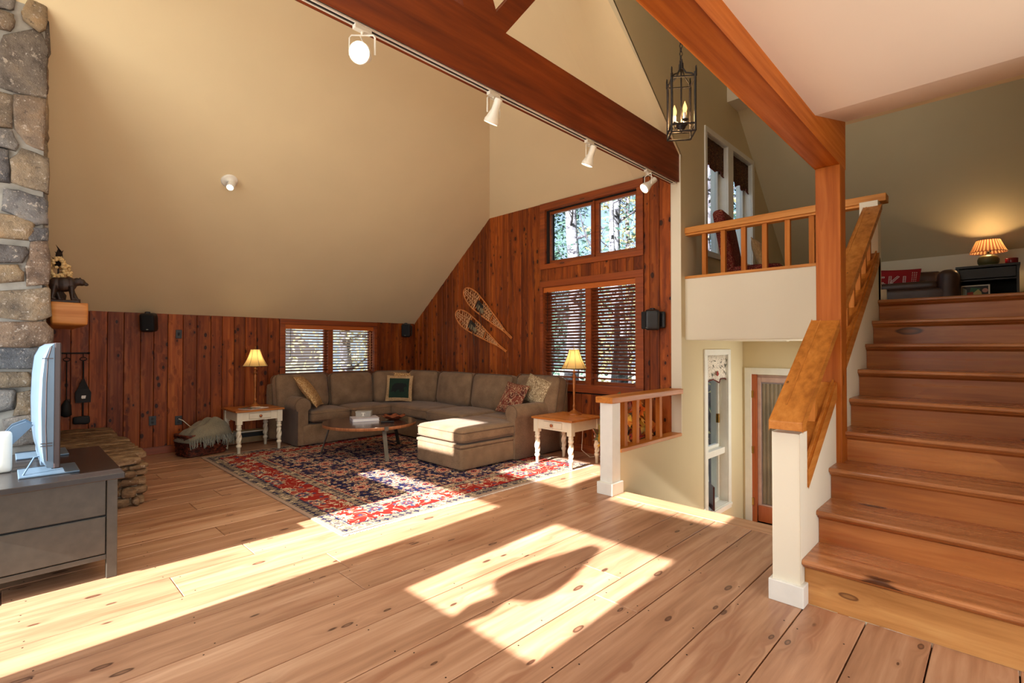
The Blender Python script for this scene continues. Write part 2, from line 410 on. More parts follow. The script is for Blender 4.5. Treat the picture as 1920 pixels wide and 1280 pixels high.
M['reddamask'] = damask('red_damask', (96, 18, 16), (156, 104, 78), (76, 12, 12), 24, .05)
M['brownvalance'] = damask('brown_valance', (66, 34, 26), (138, 106, 68), (42, 24, 22), 30, .07)
M['flowervalance'] = damask('floral_valance', (226, 218, 204), (96, 88, 80), (224, 214, 200), 13, .02)
M['frameart'] = damask('framed_print', (232, 224, 210), (120, 30, 30), (34, 42, 44), 40, .06)
M['magazine'] = damask('magazine_cover', (40, 54, 46), (176, 176, 160), (140, 60, 44), 9, .05)

def stone_mat(name):
    N = NT(name); v = N.coords(); oi = N.n('ObjectInfo').outputs['Random']
    base = N.ramp(oi, [(0, srgb(92, 94, 98)), (.2, srgb(146, 136, 124)), (.4, srgb(74, 78, 86)), (.58, srgb(142, 122, 96)), (.74, srgb(122, 108, 92)), (.88, srgb(126, 104, 86)), (1, srgb(104, 106, 108))])
    n1 = N.noise(v, 5, 5, .65); n2 = N.noise(v, 22, 4, .7); n3 = N.noise(v, 70, 2, .6)
    col = N.mix(1, base, N.ramp(n1, [(.3, (.34, .34, .37, 1)), (.55, (1, .98, .95, 1)), (.72, (1.25, 1.12, .95, 1))]), 'MULTIPLY')
    col = N.mix(N.mr(n2, .58, .68, 0, .6, True), col, srgb(186, 172, 156))
    col = N.mix(N.mr(n2, .30, .40, .6, 0, True), col, srgb(48, 42, 40))
    col = N.mix(N.mr(n3, .66, .72, 0, .5), col, srgb(214, 206, 196))
    N.bump(N.math('ADD', N.math('MULTIPLY', n1, 1.0), N.math('MULTIPLY', n2, .5)), .9, .03)
    return N.fin(col, .85, .3)
M['stone'] = stone_mat('field_stone')
def ledge_mat():
    N = NT('hearth_ledge_stone'); v = N.coords()
    n1 = N.noise(N.scale(v, (1, 2, 3)), 6, 5, .65); n2 = N.noise(v, 26, 4, .7)
    col = N.ramp(n1, [(.3, srgb(72, 52, 36)), (.5, srgb(124, 96, 68)), (.7, srgb(168, 140, 106))])
    col = N.mix(N.mr(n2, .58, .7, 0, .6, True), col, srgb(196, 184, 160))
    N.bump(N.math('ADD', n1, N.math('MULTIPLY', n2, .5)), .9, .02)
    return N.fin(col, .8, .3)
M['ledge'] = ledge_mat()

def rug_mat(x0, x1, y0, y1):
    N = NT('oriental_rug'); v = N.coords(False); x, y, z = N.xyz(v)
    dx = N.math('MINIMUM', N.math('SUBTRACT', x, x0), N.math('SUBTRACT', x1, x)); dy = N.math('MINIMUM', N.math('SUBTRACT', y, y0), N.math('SUBTRACT', y1, y))
    d = N.math('MINIMUM', dx, dy)
    cream = srgb(214, 190, 158); pink = srgb(196, 120, 104); redc = srgb(152, 34, 26); navy = srgb(24, 28, 66); tan = srgb(150, 126, 100); blue = srgb(62, 72, 104); brown = srgb(112, 72, 54)
    def flowers(sc, r0, pet, amp, off=0.0, rand=.7, prob=1.0, stretch=(1, 1)):
        vv = N.vec(N.math('ADD', N.math('MULTIPLY', x, sc*stretch[0]), off), N.math('ADD', N.math('MULTIPLY', y, sc*stretch[1]), off*.37), 0.0)
        vo = N.voro(vv, 1, 'F1', rand, '2D')
        df = N.n('VectorMath', operation='SUBTRACT'); N.l(vv, df.inputs[0]); N.l(vo.outputs['Position'], df.inputs[1])
        a, b, _ = N.xyz(df.outputs[0]); an = N.math('ARCTAN2', b, a)
        rr = N.math('ADD', 1.0, N.math('MULTIPLY', N.math('COSINE', N.math('MULTIPLY', an, pet)), amp))
        q = N.math('DIVIDE', vo.outputs['Distance'], N.math('MULTIPLY', rr, r0)); rc = N.xyz(vo.outputs['Color'])[0]
        return q, rc
    def ringmask(q, a, b): return N.math('MULTIPLY', N.math('GREATER_THAN', q, a), N.math('LESS_THAN', q, b))
    def field(base, c1, c2, c3, off):
        col = base
        vn = N.noise(v, 7+off, 1.5, .5, .8)
        vine = N.math('LESS_THAN', N.math('ABSOLUTE', N.math('SUBTRACT', N.math('FRACT', N.math('MULTIPLY', vn, 5)), .5)), .03)
        col = N.mix(N.math('MULTIPLY', vine, .6), col, c2)
        q, rc = flowers(15, .25, 5, .30, off); m = N.math('LESS_THAN', q, 1.0)
        sm = N.mix(N.math('GREATER_THAN', rc, .5), c1, N.mix(N.math('GREATER_THAN', rc, .25), c2, c3))
        col = N.mix(m, col, sm); col = N.mix(N.math('LESS_THAN', q, .38), col, redc)
        q, rc = flowers(6.0, .27, 6, .28, off+3.3); m = N.math('LESS_THAN', q, 1.0)
        col = N.mix(m, col, c3); col = N.mix(N.math('LESS_THAN', q, .8), col, N.mix(N.math('GREATER_THAN', rc, .5), c2, c1)); col = N.mix(N.math('LESS_THAN', q, .45), col, N.mix(N.math('GREATER_THAN', rc, .5), c1, base)); col = N.mix(N.math('LESS_THAN', q, .2), col, redc)
        q, rc = flowers(2.5, .27, 8, .20, off+7.7, .55); 
        col = N.mix(N.math('LESS_THAN', q, 1.0), col, cream); col = N.mix(N.math('LESS_THAN', q, .86), col, base); col = N.mix(N.math('LESS_THAN', q, .74), col, c2); col = N.mix(N.math('LESS_THAN', q, .5), col, cream); col = N.mix(N.math('LESS_THAN', q, .38), col, redc); col = N.mix(N.math('LESS_THAN', q, .18), col, navy)
        return col
    fld = field(navy, cream, pink, tan, 0)
    # red border: big palmettes
    rb = redc
    vn = N.noise(v, 5, 1, .5, 1.2)
    rb = N.mix(N.math('LESS_THAN', N.math('ABSOLUTE', N.math('SUBTRACT', N.math('FRACT', N.math('MULTIPLY', vn, 6)), .5)), .05), rb, cream)
    q, rc = flowers(3.4, .30, 8, .22, 5.5, .35)
    for t, c in ((1.0, cream), (.86, tan), (.66, N.mix(N.math('GREATER_THAN', rc, .5), cream, blue)), (.42, redc), (.24, cream), (.1, navy)): rb = N.mix(N.math('LESS_THAN', q, t), rb, c)
    q, rc = flowers(11, .22, 5, .3, 1.5, .8)
    rb = N.mix(N.math('MULTIPLY', N.math('LESS_THAN', q, 1), N.math('GREATER_THAN', rc, .35)), rb, N.mix(N.math('GREATER_THAN', rc, .7), cream, blue))
    # tan guards
    def guard(off, base):
        q, rc = flowers(14, .34, 4, .35, off, .2)
        g = N.mix(N.math('LESS_THAN', q, 1), base, N.mix(N.math('GREATER_THAN', rc, .6), navy, N.mix(N.math('GREATER_THAN', rc, .3), redc, cream)))
        n = N.noise(v, 60, 1); return N.mix(N.math('GREATER_THAN', n, .56), g, N.mix(.6, base, navy))
    g1 = guard(2.2, srgb(150, 134, 112)); g2 = guard(8.2, srgb(168, 146, 120))
    col = fld
    def lt(t): return N.math('LESS_THAN', d, t)
    col = N.mix(lt(.545), col, redc); col = N.mix(lt(.535), col, g2); col = N.mix(lt(.435), col, navy); col = N.mix(lt(.428), col, rb)
    col = N.mix(lt(.155), col, navy); col = N.mix(lt(.147), col, g1); col = N.mix(lt(.035), col, srgb(176, 150, 132))
    w = N.noise(v, 420, 1); col = N.mix(N.mr(w, .3, .7, .25, 0), col, srgb(40, 30, 30))
    N.bump(w, .5, .004)
    return N.fin(col, .95, .15)

def bark_mat(name, a, b, c, birch=True):
    N = NT(name); v = N.coords(); n = N.noise(N.scale(v, (5, 5, 14) if birch else (14, 14, 3)), 1, 4, .7)
    n2 = N.noise(v, 3, 3)
    col = N.ramp(n, [(.36, srgb(*a)), (.46, srgb(*b)), (.62, srgb(*c))]); N.bump(n, .6, .03)
    return N.fin(N.mix(N.mr(n2, .35, .5, .5, 0), col, srgb(*a)), .9, .2)
M['birch'] = bark_mat('birch_bark', (52, 48, 54), (136, 130, 132), (178, 174, 176))
M['bark'] = bark_mat('dark_bark', (60, 56, 60), (92, 86, 90), (124, 118, 122), False)
def leaf_mat(name, cols, rough=.6, tr=.35):
    N = NT(name); v = N.coords(); n = N.noise(v, 3, 2); oi = N.n('ObjectInfo').outputs['Random']
    f = N.math('FRACT', N.math('ADD', N.math('MULTIPLY', oi, 5.3), N.math('MULTIPLY', N.noise(v, 9, 1), .6)))
    k = len(cols)-1
    N.fin(N.ramp(f, [(i/k, srgb(*c)) for i, c in enumerate(cols)]), rough, .3)
    t = N.n('BsdfTranslucent'); N.l(N.b.inputs['Base Color'].links[0].from_socket, t.inputs[0])
    m = N.n('MixShader'); m.inputs[0].default_value = tr; N.l(N.b.outputs[0], m.inputs[1]); N.l(t.outputs[0], m.inputs[2]); N.l(m.outputs[0], N.out.inputs[0])
    return N.m
M['conifer'] = leaf_mat('green_foliage', [(58, 84, 70), (86, 112, 96), (120, 142, 126)])
M['yellowleaf'] = leaf_mat('yellow_foliage', [(160, 150, 96), (186, 174, 120), (206, 196, 156)])
M['autumn'] = leaf_mat('autumn_leaves', [(130, 18, 28), (222, 110, 40), (232, 184, 70), (84, 100, 70), (176, 34, 34), (244, 206, 110), (170, 70, 30)], .6, .25)

def glass_mat():
    N = NT('window_glass'); g = N.n('BsdfGlossy'); g.inputs['Roughness'].default_value = .02; g.inputs[0].default_value = (.9, .95, 1, 1)
    t = N.n('BsdfTransparent'); t.inputs[0].default_value = (.90, .95, 1.0, 1); m = N.n('MixShader'); fr = N.n('LayerWeight'); fr.inputs[0].default_value = .25
    N.l(N.math('MULTIPLY', N.math('POWER', fr.outputs['Facing'], 3.0), .35), m.inputs[0]); N.l(t.outputs[0], m.inputs[1]); N.l(g.outputs[0], m.inputs[2]); N.l(m.outputs[0], N.out.inputs[0]); return N.m
M['glass'] = glass_mat()
def emit(name, col, st):
    N = NT(name); e = N.n('Emission'); e.inputs[0].default_value = col; e.inputs[1].default_value = st; N.l(e.outputs[0], N.out.inputs[0]); return N.m
M['bulb'] = emit('warm_bulb', (1, .82, .5, 1), 9); M['bulb_spot'] = emit('lit_spot_lens', (1, .9, .68, 1), 7); M['flame'] = emit('candle_bulb_lit', (1, .52, .14, 1), 2.4)
M['filament'] = emit('filament', (1, .85, .5, 1), 14)
def shade_mat(name, a, tr=.5, pleat=0):
    N = NT(name); v = N.coords(False); x, y, z = N.xyz(v)
    col = srgb(*a)
    if pleat:
        an = N.math('ARCTAN2', y, x); c = N.math('COSINE', N.math('MULTIPLY', an, pleat)); f = N.mr(c, -.2, .9, 0, 1, True)
        col = N.mix(f, srgb(a[0]*.62, a[1]*.5, a[2]*.45), srgb(*a))
    N.fin(col, .8, .2)
    t = N.n('BsdfTranslucent'); N.val(col, t.inputs[0]); m = N.n('MixShader'); m.inputs[0].default_value = tr
    N.l(N.b.outputs[0], m.inputs[1]); N.l(t.outputs[0], m.inputs[2]); N.l(m.outputs[0], N.out.inputs[0]); return N.m
M['shade'] = shade_mat('cream_bell_shade', (236, 206, 140), .55)
M['shade_pleat'] = shade_mat('pleated_shade', (226, 178, 132), .5, 30)
M['shadeplain'] = shade_mat('linen_shade', (226, 214, 190), .3)
def wicker():
    N = NT('dark_wicker'); v = N.coords(); x, y, z = N.xyz(v); n = N.noise(v, 30, 2)
    col = N.ramp(n, [(.35, srgb(46, 20, 14)), (.6, srgb(104, 44, 28)), (.72, srgb(150, 84, 54))]); N.bump(n, .4, .004); return N.fin(col, .5, .4)
M['wicker'] = wicker()

# ================================================================== STRUCTURE
def struct(o): o['kind'] = 'structure'; return o
def stuff(o): o['kind'] = 'stuff'; return o
YL = 7.97; GX = 5.48; PY = 2.65; WX = -1.2
# ---- floor: sub-floor with individual planks
mb = MB()
mb.prism([(WX, -3.2), (3.10, -3.2), (3.10, .93), (4.25, .93), (4.25, 2.65), (4.25, 2.77), (5.60, 2.77), (5.60, 8.1), (WX, 8.1)], 2, -.30, -.021)
floor = struct(mb.build('floor', M['subfloor']))
seams = [-3.0, -2.7, -2.42, -2.12, -1.8, -1.5, -1.2, -.93, -.62, -.31, -.04, .25, .51, .78, 1.08, 1.39, 1.67, 1.98, 2.30, 2.65, 2.98, 3.31, 3.64, 3.90, 4.16, 4.42, 4.70, 4.98, 5.28, 5.58, 5.86, 6.14, 6.43, 6.72, 7.03, 7.35, 7.66, 7.97]
nails = MB()
for i in range(len(seams)-1):
    y0, y1 = seams[i], seams[i+1]
    xe = 3.105 if y1 <= .80 else (4.055 if y1 <= 2.66 else GX)
    if abs(y0-.78) < .01: y0g = .78
    cuts = [WX]
    rr = random.Random(i*13+5)
    x = WX + rr.uniform(.9, 3.2)
    while x < xe-.8: cuts.append(x); x += rr.uniform(2.2, 4.0)
    if i == 21: cuts = [WX, .73, 3.3]
    if i == 24: cuts = [WX, 1.18]
    if i == 17: cuts = [WX, .62]
    cuts.append(xe)
    for a, b in zip(cuts, cuts[1:]):
        cx, cy = (a+b)/2, (y0+y1)/2
        m = MB().chbox(a-cx+.0018, b-cx-.0018, y0-cy+.003, y1-cy-.003, -.02, 0, .003)
        link('plank', m.mesh('plank', M['floor']), floor, loc=(cx, cy, 0))
        for k in range(int((b-a)/.62)+1):
            xn = a+.05 + k*.62
            if xn < b-.02:
                for yn in (y0+.035, y1-.035):
                    nails.lathe([(.0042, 0), (.0042, .0006)], (xn+rr.uniform(-.02, .02), yn+rr.uniform(-.006, .006), 0), n=6, smooth=False)
stuff(nails.build('nail_heads', M['iron'], floor))
# nosing board at the stairwell edge
m = MB().box(4.058, 4.268, .95, 2.642, -.03, 0.0005); link('edge_board', m.mesh('edge_board', M['floor_edge']), floor).modifiers.new('b', 'BEVEL').width = .006
struct(MB().box(4.235, 4.25, .94, 2.65, -1.03, -.03).build('wall_stairwell_front', M['cream']))

# ---- low west wing of shell: openings for the sun
wl_holes = [[(1.38, 1.607), (2.38, 1.607), (2.38, 2.452), (1.38, 2.452)],
            [(3.0, .03), (4.94, .03), (4.94, 2.445), (3.0, 2.445)],
            [(1.39, 2.893), (2.41, 2.893), (2.41, 3.52), (1.39, 3.52)], [(2.94, 2.893), (3.87, 2.893), (3.87, 3.52), (2.94, 3.52)], [(4.27, 2.893), (5.0, 2.893), (5.0, 3.52), (4.27, 3.52)]]
struct(MB().holed([[(-3.2, -.3), (8.1, -.3), (8.1, 6.7), (-3.2, 6.7)]] + wl_holes, 0, WX-.05, WX).build('wall_west', M['cream']))
for k, h in enumerate(wl_holes):
    m = MB(); (y0, z0), (y1, _), (_, z1), _ = h
    for a in ((y0-.07, y1+.07, z0-.07, z0), (y0-.07, y1+.07, z1, z1+.07), (y0-.07, y0, z0, z1), (y1, y1+.07, z0, z1)): m.box(WX, WX+.018, *a)
    struct(m.build('window_%d' % (k+6), M['whitepaint']))
# ---- ceilings
def zl(y): return 1.857 + .779*(YL-y)
def zg(x): return 3.485 + .8357*(GX-x)
def slab(name, pts, mat, th=.12):
    n = len(pts); vs = list(pts) + [(p[0], p[1], p[2]+th) for p in pts]
    fs = [tuple(range(n)), tuple(range(2*n-1, n-1, -1))] + [(i, (i+1) % n, n+(i+1) % n, n+i) for i in range(n)]
    return struct(MB().add(vs, fs).build(name, mat))
yr = 2.77; xh = GX - (zl(yr)-3.485)/.8357; yh = YL - (3.485-1.857)/.779
slab('ceiling', [(WX, 8.12, zl(8.12)), (5.6, 8.12, zl(8.12)), (5.6, YL-(1.628-.1)/.779+.0, 3.385) if False else (GX+.1, yh+.1073, zl(yh+.1073)), (GX, yh, 3.485), (xh, yr, zl(yr)), (WX, yr, zl(yr))], M['ceiling'])
slab('ceiling', [(GX+.12, yh+.128, zg(GX+.12)), (GX+.12, 3.25, zg(GX+.12)), (GX-(zl(3.25)-3.485)/.8357, 3.25, zl(3.25)), (GX, yh, 3.485)], M['ceiling'])
slab('ceiling', [(WX, -3.2, 6.35), (9.6, -3.2, 6.35), (9.6, 2.85, 6.35), (WX, 2.85, 6.35)], M['wall'], .1)
# kitchen flat ceiling, its raised lip and the slope of the loft
slab('ceiling', [(WX, .90, 2.73), (WX, -3.2, 2.73), (3.25, -3.2, 2.73), (3.25, .90, 2.73)], M['pink'], .08)
slab('ceiling', [(3.25, .90, 2.73), (3.25, -3.2, 2.73), (4.03, -3.2, 2.945), (4.03, .90, 2.945)], M['pink'], .08)
struct(MB().box(4.03, 4.10, -3.2, .9, 2.95, 6.35).build('wall_over_kitchen', M['wall']))
struct(MB().box(WX, 4.03, .80, .90, 2.80, 6.35).build('wall_over_beam', M['wall']))
sl = .914
slab('ceiling', [(7.26, 2.65, 4.75), (9.6, 2.65, 4.75-sl*2.34), (9.6, -1.2, 4.75-sl*2.34), (7.26, -1.2, 4.75)], M['wall'])
struct(MB().box(6.88, 7.27, -1.2, 2.65, 4.74, 6.35).build('trim_1', M['cream']))
# ---- left (north) wall
lw = [(3.08, .95), (4.62, .95), (4.62, 1.77), (3.08, 1.77)]
struct(MB().holed([[(WX, -.3), (5.7, -.3), (5.7, 1.95), (WX, 1.95)], lw], 1, YL+.02, YL+.16).build('wall_left', M['subfloor']))
wall_left = bpy.data.objects['wall_left']
def boards(parent, a0, a1, segs_of, axis, plane, rr, mat, wmin=.115, wmax=.165):
    a = a0
    while a < a1-.01:
        w = rr.uniform(wmin, wmax); b = min(a1, a+w)
        if a1-b < .05: b = a1
        for (z0, za, zb) in segs_of(a, b):
            c = (a+b)/2; hw = (b-a)/2-.0016; zc = (z0+za)/2
            poly = [(-hw, z0-zc), (hw, z0-zc), (hw, zb-zc), (-hw, za-zc)]
            pin = [(-hw+.004, z0-zc), (hw-.004, z0-zc), (hw-.004, zb-zc), (-hw+.004, za-zc)]
            n = 4
            if axis == 'x':   # wall along x facing -y
                vs = [(p[0], .018, p[1]) for p in poly] + [(p[0], .005, p[1]) for p in poly] + [(p[0], 0, p[1]) for p in pin]; loc = (c, plane, zc)
            else:             # wall along y facing -x
                vs = [(.018, p[0], p[1]) for p in poly] + [(.005, p[0], p[1]) for p in poly] + [(0, p[0], p[1]) for p in pin]; loc = (plane, c, zc)
            fs = [(0, 1, 2, 3), (8, 9, 10, 11)] + [(k+i, k+(i+1) % 4, k+4+(i+1) % 4, k+4+i) for k in (0, 4) for i in range(4)]
            link('board', MB().add(vs, fs).mesh('board', mat), parent, loc=loc)
        a = b
def seg_left(a, b):
    zt = 1.853
    if b > 3.0 and a < 4.68:
        if a >= 2.99 and b <= 4.69: return [(.08, .88, .88)]
        return [(.08, zt, zt)]
    return [(.08, zt, zt)]
# split exactly at the casing
for a0, a1 in ((.25, 3.0), (3.0, 4.68), (4.68, GX)):
    boards(wall_left, a0, a1, seg_left, 'x', YL, random.Random(int(a0*10)+3), M['cedar'], .14, .175)
struct(MB().box(.25, GX-.02, YL-.016, YL+.001, 0, .10).build('baseboard_left', M['cedar_x'], bevel=.004))
# ---- gable wall
gw1 = [(3.22, 2.61), (4.66, 2.61), (4.66, 3.36), (3.22, 3.36)]
gw2 = [(3.23, .90), (4.74, .90), (4.74, 2.27), (3.23, 2.27)]
gtop = [(2.77, -.3), (8.1, -.3), (8.1, 1.80), (7.97, 1.90), (5.88, 3.53), (2.77, 3.53)]
wall_gable = struct(MB().holed([gtop, gw1, gw2], 0, GX+.02, GX+.16).build('wall_gable', M['subfloor']))
def ztg(y): return 3.482 if y < yh else zl(y)-.003
def seg_g(a, b):
    if a >= 3.11 and b <= 4.801: return [(.08, .78, .78), (2.36, 2.53, 2.53)]
    return [(.08, ztg(a), ztg(b))]
for a0, a1 in ((2.77, 3.12), (3.12, 4.79), (4.79, yh), (yh, YL)):
    boards(wall_gable, a0, a1, seg_g, 'y', GX, random.Random(int(a0*10)+11), M['cedar'], .105, .165)
struct(MB().box(GX-.016, GX+.001, 2.77, YL-.02, 0, .10).build('baseboard_right', M['cedar_h'], bevel=.004))
def casing(name, ax, plane, o, i, mat, th=.02, sill=None):
    """picture-frame casing; o and i are outer / inner rectangles (a0, a1, z0, z1)"""
    m = MB(); a0, a1, z0, z1 = o; b0, b1, c0, c1 = i
    for r in ((a0, a1, z0, c0), (a0, a1, c1, z1), (a0, b0, c0, c1), (b1, a1, c0, c1)):
        if ax == 0: m.box(plane-th, plane, r[0], r[1], r[2], r[3])
        else: m.box(r[0], r[1], plane-th, plane, r[2], r[3])
    return struct(m.build(name, mat, bevel=.004))
def sash(parent, ax, p, r, w, d, mat, name='sash'):
    a0, a1, z0, z1 = r; m = MB()
    for q in ((a0, a1, z0, z0+w), (a0, a1, z1-w, z1), (a0, a0+w, z0+w, z1-w), (a1-w, a1, z0+w, z1-w)):
        if ax == 0: m.box(p, p+d, *q)
        else: m.box(q[0], q[1], p, p+d, q[2], q[3])
    s_ = m.build(name, mat, parent, bevel=.004)
    g = MB()
    if ax == 0: g.box(p+d*.45, p+d*.55, a0+w*.8, a1-w*.8, z0+w*.8, z1-w*.8)
    else: g.box(a0+w*.8, a1-w*.8, p+d*.45, p+d*.55, z0+w*.8, z1-w*.8)
    g.build('pane', M['glass'], s_); return s_
def jamb(parent, ax, p0, p1, r, t, mat):
    a0, a1, z0, z1 = r; m = MB()
    e = .006
    for q in ((a0, a1, z0-t, z0+e), (a0, a1, z1-e, z1+t), (a0-t, a0+e, z0, z1), (a1-e, a1+t, z0, z1)):
        if ax == 0: m.box(p0, p1, *q)
        else: m.box(q[0], q[1], p0, p1, q[2], q[3])
    return m.build('jamb', mat, parent)
w1 = casing('window_1', 0, GX+.001, (3.12, 4.79, 2.53, 3.48), (3.21, 4.70, 2.60, 3.38), M['cedar_h'], .022)
jamb(w1, 0, GX, GX+.16, (3.21, 4.70, 2.60, 3.38), .02, M['cedar_h'])
sash(w1, 0, GX+.05, (3.21, 3.865, 2.60, 3.38), .055, .05, M['cedar_h']); sash(w1, 0, GX+.05, (3.885, 4.70, 2.60, 3.38), .055, .05, M['cedar_h'])
MB().box(GX+.02, GX+.12, 3.862, 3.888, 2.60, 3.38).build('mullion', M['cedar_h'], w1)
w2 = casing('window_2', 0, GX+.001, (3.12, 4.79, .80, 2.36), (3.23, 4.74, .90, 2.27), M['cedar_h'], .022)
jamb(w2, 0, GX, GX+.16, (3.23, 4.74, .90, 2.27), .02, M['cedar_h'])
sash(w2, 0, GX+.09, (3.23, 3.93, .90, 2.27), .05, .045, M['cedar_h']); sash(w2, 0, GX+.09, (4.0, 4.74, .90, 2.27), .05, .045, M['cedar_h'])
MB().box(GX+.02, GX+.14, 3.92, 4.01, .90, 2.27).build('mullion', M['cedar_h'], w2)
w3 = casing('window_3', 1, YL+.001, (3.0, 4.68, .88, 1.85), (3.08, 4.62, .95, 1.77), M['cedar_x'], .022)
jamb(w3, 1, YL, YL+.16, (3.08, 4.62, .95, 1.77), .02, M['cedar_x'])
sash(w3, 1, YL+.09, (3.08, 3.80, .95, 1.77), .05, .045, M['cedar_x']); sash(w3, 1, YL+.09, (3.86, 4.62, .95, 1.77), .05, .045, M['cedar_x'])
MB().box(3.79, 3.87, YL+.02, YL+.14, .95, 1.77).build('mullion', M['cedar_x'], w3)

# ---- partition / stairwell wall P (faces -y)
narrow = [(6.18, -.66), (6.83, -.66), (6.83, 1.31), (6.18, 1.31)]
lo1 = [(6.20, 2.62), (6.86, 2.62), (6.86, 4.12), (6.20, 4.12)]
lo2 = [(7.04, 2.62), (7.78, 2.62), (7.78, 4.12), (7.04, 4.12)]
outer = [(4.20, -1.3), (9.6, -1.3), (9.6, 6.35), (1.9, 6.35), (1.9, 6.3), (2.14, 6.28), (5.50, 3.64), (5.50, .385), (4.20, .385)]
wall_stairwell = struct(MB().holed([outer, narrow, lo1, lo2], 1, PY, PY+.12).build('wall_stairwell', M['wall']))
# splayed reveal of the big triangular opening, down to the living-room ceiling, and white jamb of its post
def strip(name, a, b, mat):   # a: outer edge polyline at PY, b: inner polyline at PY+.12
    n = len(a); vs = a + b; return struct(MB().add(vs, [(i, i+1, n+i+1, n+i) for i in range(n-1)]).build(name, mat))
slab('ceiling', [(5.53, PY-.0, 3.612), (5.53, 3.25, zg(5.53)), (GX-(zl(3.25)-3.485)/.8357, 3.25, zl(3.25)), (2.3, PY-.0, 6.17)], M['ceiling'], .02)
struct(MB().box(5.488, 5.4995, PY-.002, PY+.125, .385, 3.64).build('trim_3', M['cream']))
# newel of the railing
struct(MB().box(4.06, 4.20, PY, PY+.14, 0, .87).build('trim_4', M['whitepaint'], bevel=.004))
struct(MB().box(4.03, 4.225, PY-.018, PY+.158, 0, .115).build('baseboard_newel', M['whitepaint'], bevel=.004))
w4 = casing('window_4', 1, PY+.001, (6.09, 6.92, -.75, 1.38), (6.18, 6.83, -.66, 1.31), M['whitepaint'], .02)
jamb(w4, 1, PY, PY+.22, (6.18, 6.83, -.66, 1.31), .02, M['whitepaint'])
s1 = sash(w4, 1, PY+.10, (6.18, 6.83, .06, 1.31), .05, .05, M['whitepaint']); sash(w4, 1, PY+.10, (6.18, 6.83, -.66, 0), .05, .05, M['whitepaint'])
MB().box(6.18, 6.83, PY+.03, PY+.16, -.01, .07).build('meeting_rail', M['whitepaint'], w4)
MB().box(6.70, 6.74, PY+.06, PY+.10, .40, .52).build('latch', M['brass'], w4, bevel=.004)
MB().box(6.12, 6.90, PY-.04, PY+.2, -.70, -.67).build('window_sill', M['whitepaint'], w4, bevel=.004)
# crank handle
MB().tube([(6.23, PY+.09, .10), (6.23, PY+.05, .12), (6.25, PY+.03, .06), (6.22, PY+.02, .03)], .009).build('crank', M['whitepaint'], w4)
w5 = casing('window_5', 1, PY+.001, (6.14, 7.87, 2.55, 4.19), (6.20, 7.78, 2.62, 4.12), M['whitepaint'], .02)
jamb(w5, 1, PY, PY+.22, (6.20, 6.86, 2.62, 4.12), .02, M['whitepaint']); jamb(w5, 1, PY, PY+.22, (7.04, 7.78, 2.62, 4.12), .02, M['whitepaint'])
sash(w5, 1, PY+.10, (6.20, 6.86, 2.62, 4.12), .06, .05, M['whitepaint']); sash(w5, 1, PY+.10, (7.04, 7.78, 2.62, 4.12), .06, .05, M['whitepaint'])
MB().box(6.86, 7.04, PY-.02, PY+.12, 2.62, 4.12).build('mullion', M['whitepaint'], w5)
# ---- lower entry
struct(MB().box(4.25, 7.6, -.2, 2.65, -1.15, -1.03).build('floor_entry', M['floor']))
dh = [(1.62, -1.03), (2.53, -1.03), (2.53, 1.03), (1.62, 1.03)]
struct(MB().holed([[(-.2, -1.1), (2.65, -1.1), (2.65, 1.50), (-.2, 1.50)], dh], 0, 7.40, 7.52).build('wall_entry', M['wall']))
m = MB()
for q in ((1.53, 1.62, -1.03, 1.12), (2.53, 2.62, -1.03, 1.12), (1.62, 2.53, 1.03, 1.12)): m.box(7.38, 7.40, *q)
struct(m.build('trim_5', M['whitepaint'], bevel=.004))
d1 = struct(MB().box(7.46, 7.50, 1.64, 2.50, -1.02, 1.02).build('door_1', M['door_pink'], bevel=.004))
d1.data.materials[0] = M['door_pink']
MB().box(7.40, 7.46, 2.47, 2.53, -1.03, 1.03).build('door_stile', M['door'], d1)
m = MB()
for q in ((2.42, 2.47, -.95, .99), (1.66, 1.76, -.95, .99), (1.76, 2.42, .92, .99), (1.76, 2.42, -1.02, -.78)): m.box(7.44, 7.462, *q)
m.build('glazing_frame', M['door_pink'], d1, bevel=.006)
MB().box(7.445, 7.455, 1.76, 2.42, -.78, .92).build('pane', M['glass'], d1)
m = MB(); n = 60
vs = []; fs = []
for i in range(n+1):
    y = 1.77 + .64*i/n; x = 7.457 - .006*(1+cos(i*1.3))
    vs += [(x, y, -.77), (x, y, .90)]
for i in range(n): fs.append((2*i, 2*i+1, 2*i+3, 2*i+2))
m.add(vs, fs, True); m.build('door_curtain', M['curtain'], d1)
MB().box(7.42, 7.45, 1.70, 2.46, -1.02, -.80).build('kick_panel', M['door'], d1, bevel=.006)
for z in (.75, -.03, -.75): MB().box(7.385, 7.40, 2.505, 2.545, z-.05, z+.05).build('hinge', M['brass'], d1)
# flight down to the entry
for k in range(5):
    MB().chbox(4.27+.24*k, 4.27+.24*(k+1)+.02, .95, 2.64, -.205*(k+1)-.03, -.205*(k+1), .004).build('lower_tread', M['stair'], bpy.data.objects['floor_entry'])
    MB().box(4.255+.24*(k+1), 4.27+.24*(k+1), .95, 2.64, -1.03, -.205*(k+1)-.03).build('lower_riser', M['cream'], bpy.data.objects['floor_entry'])
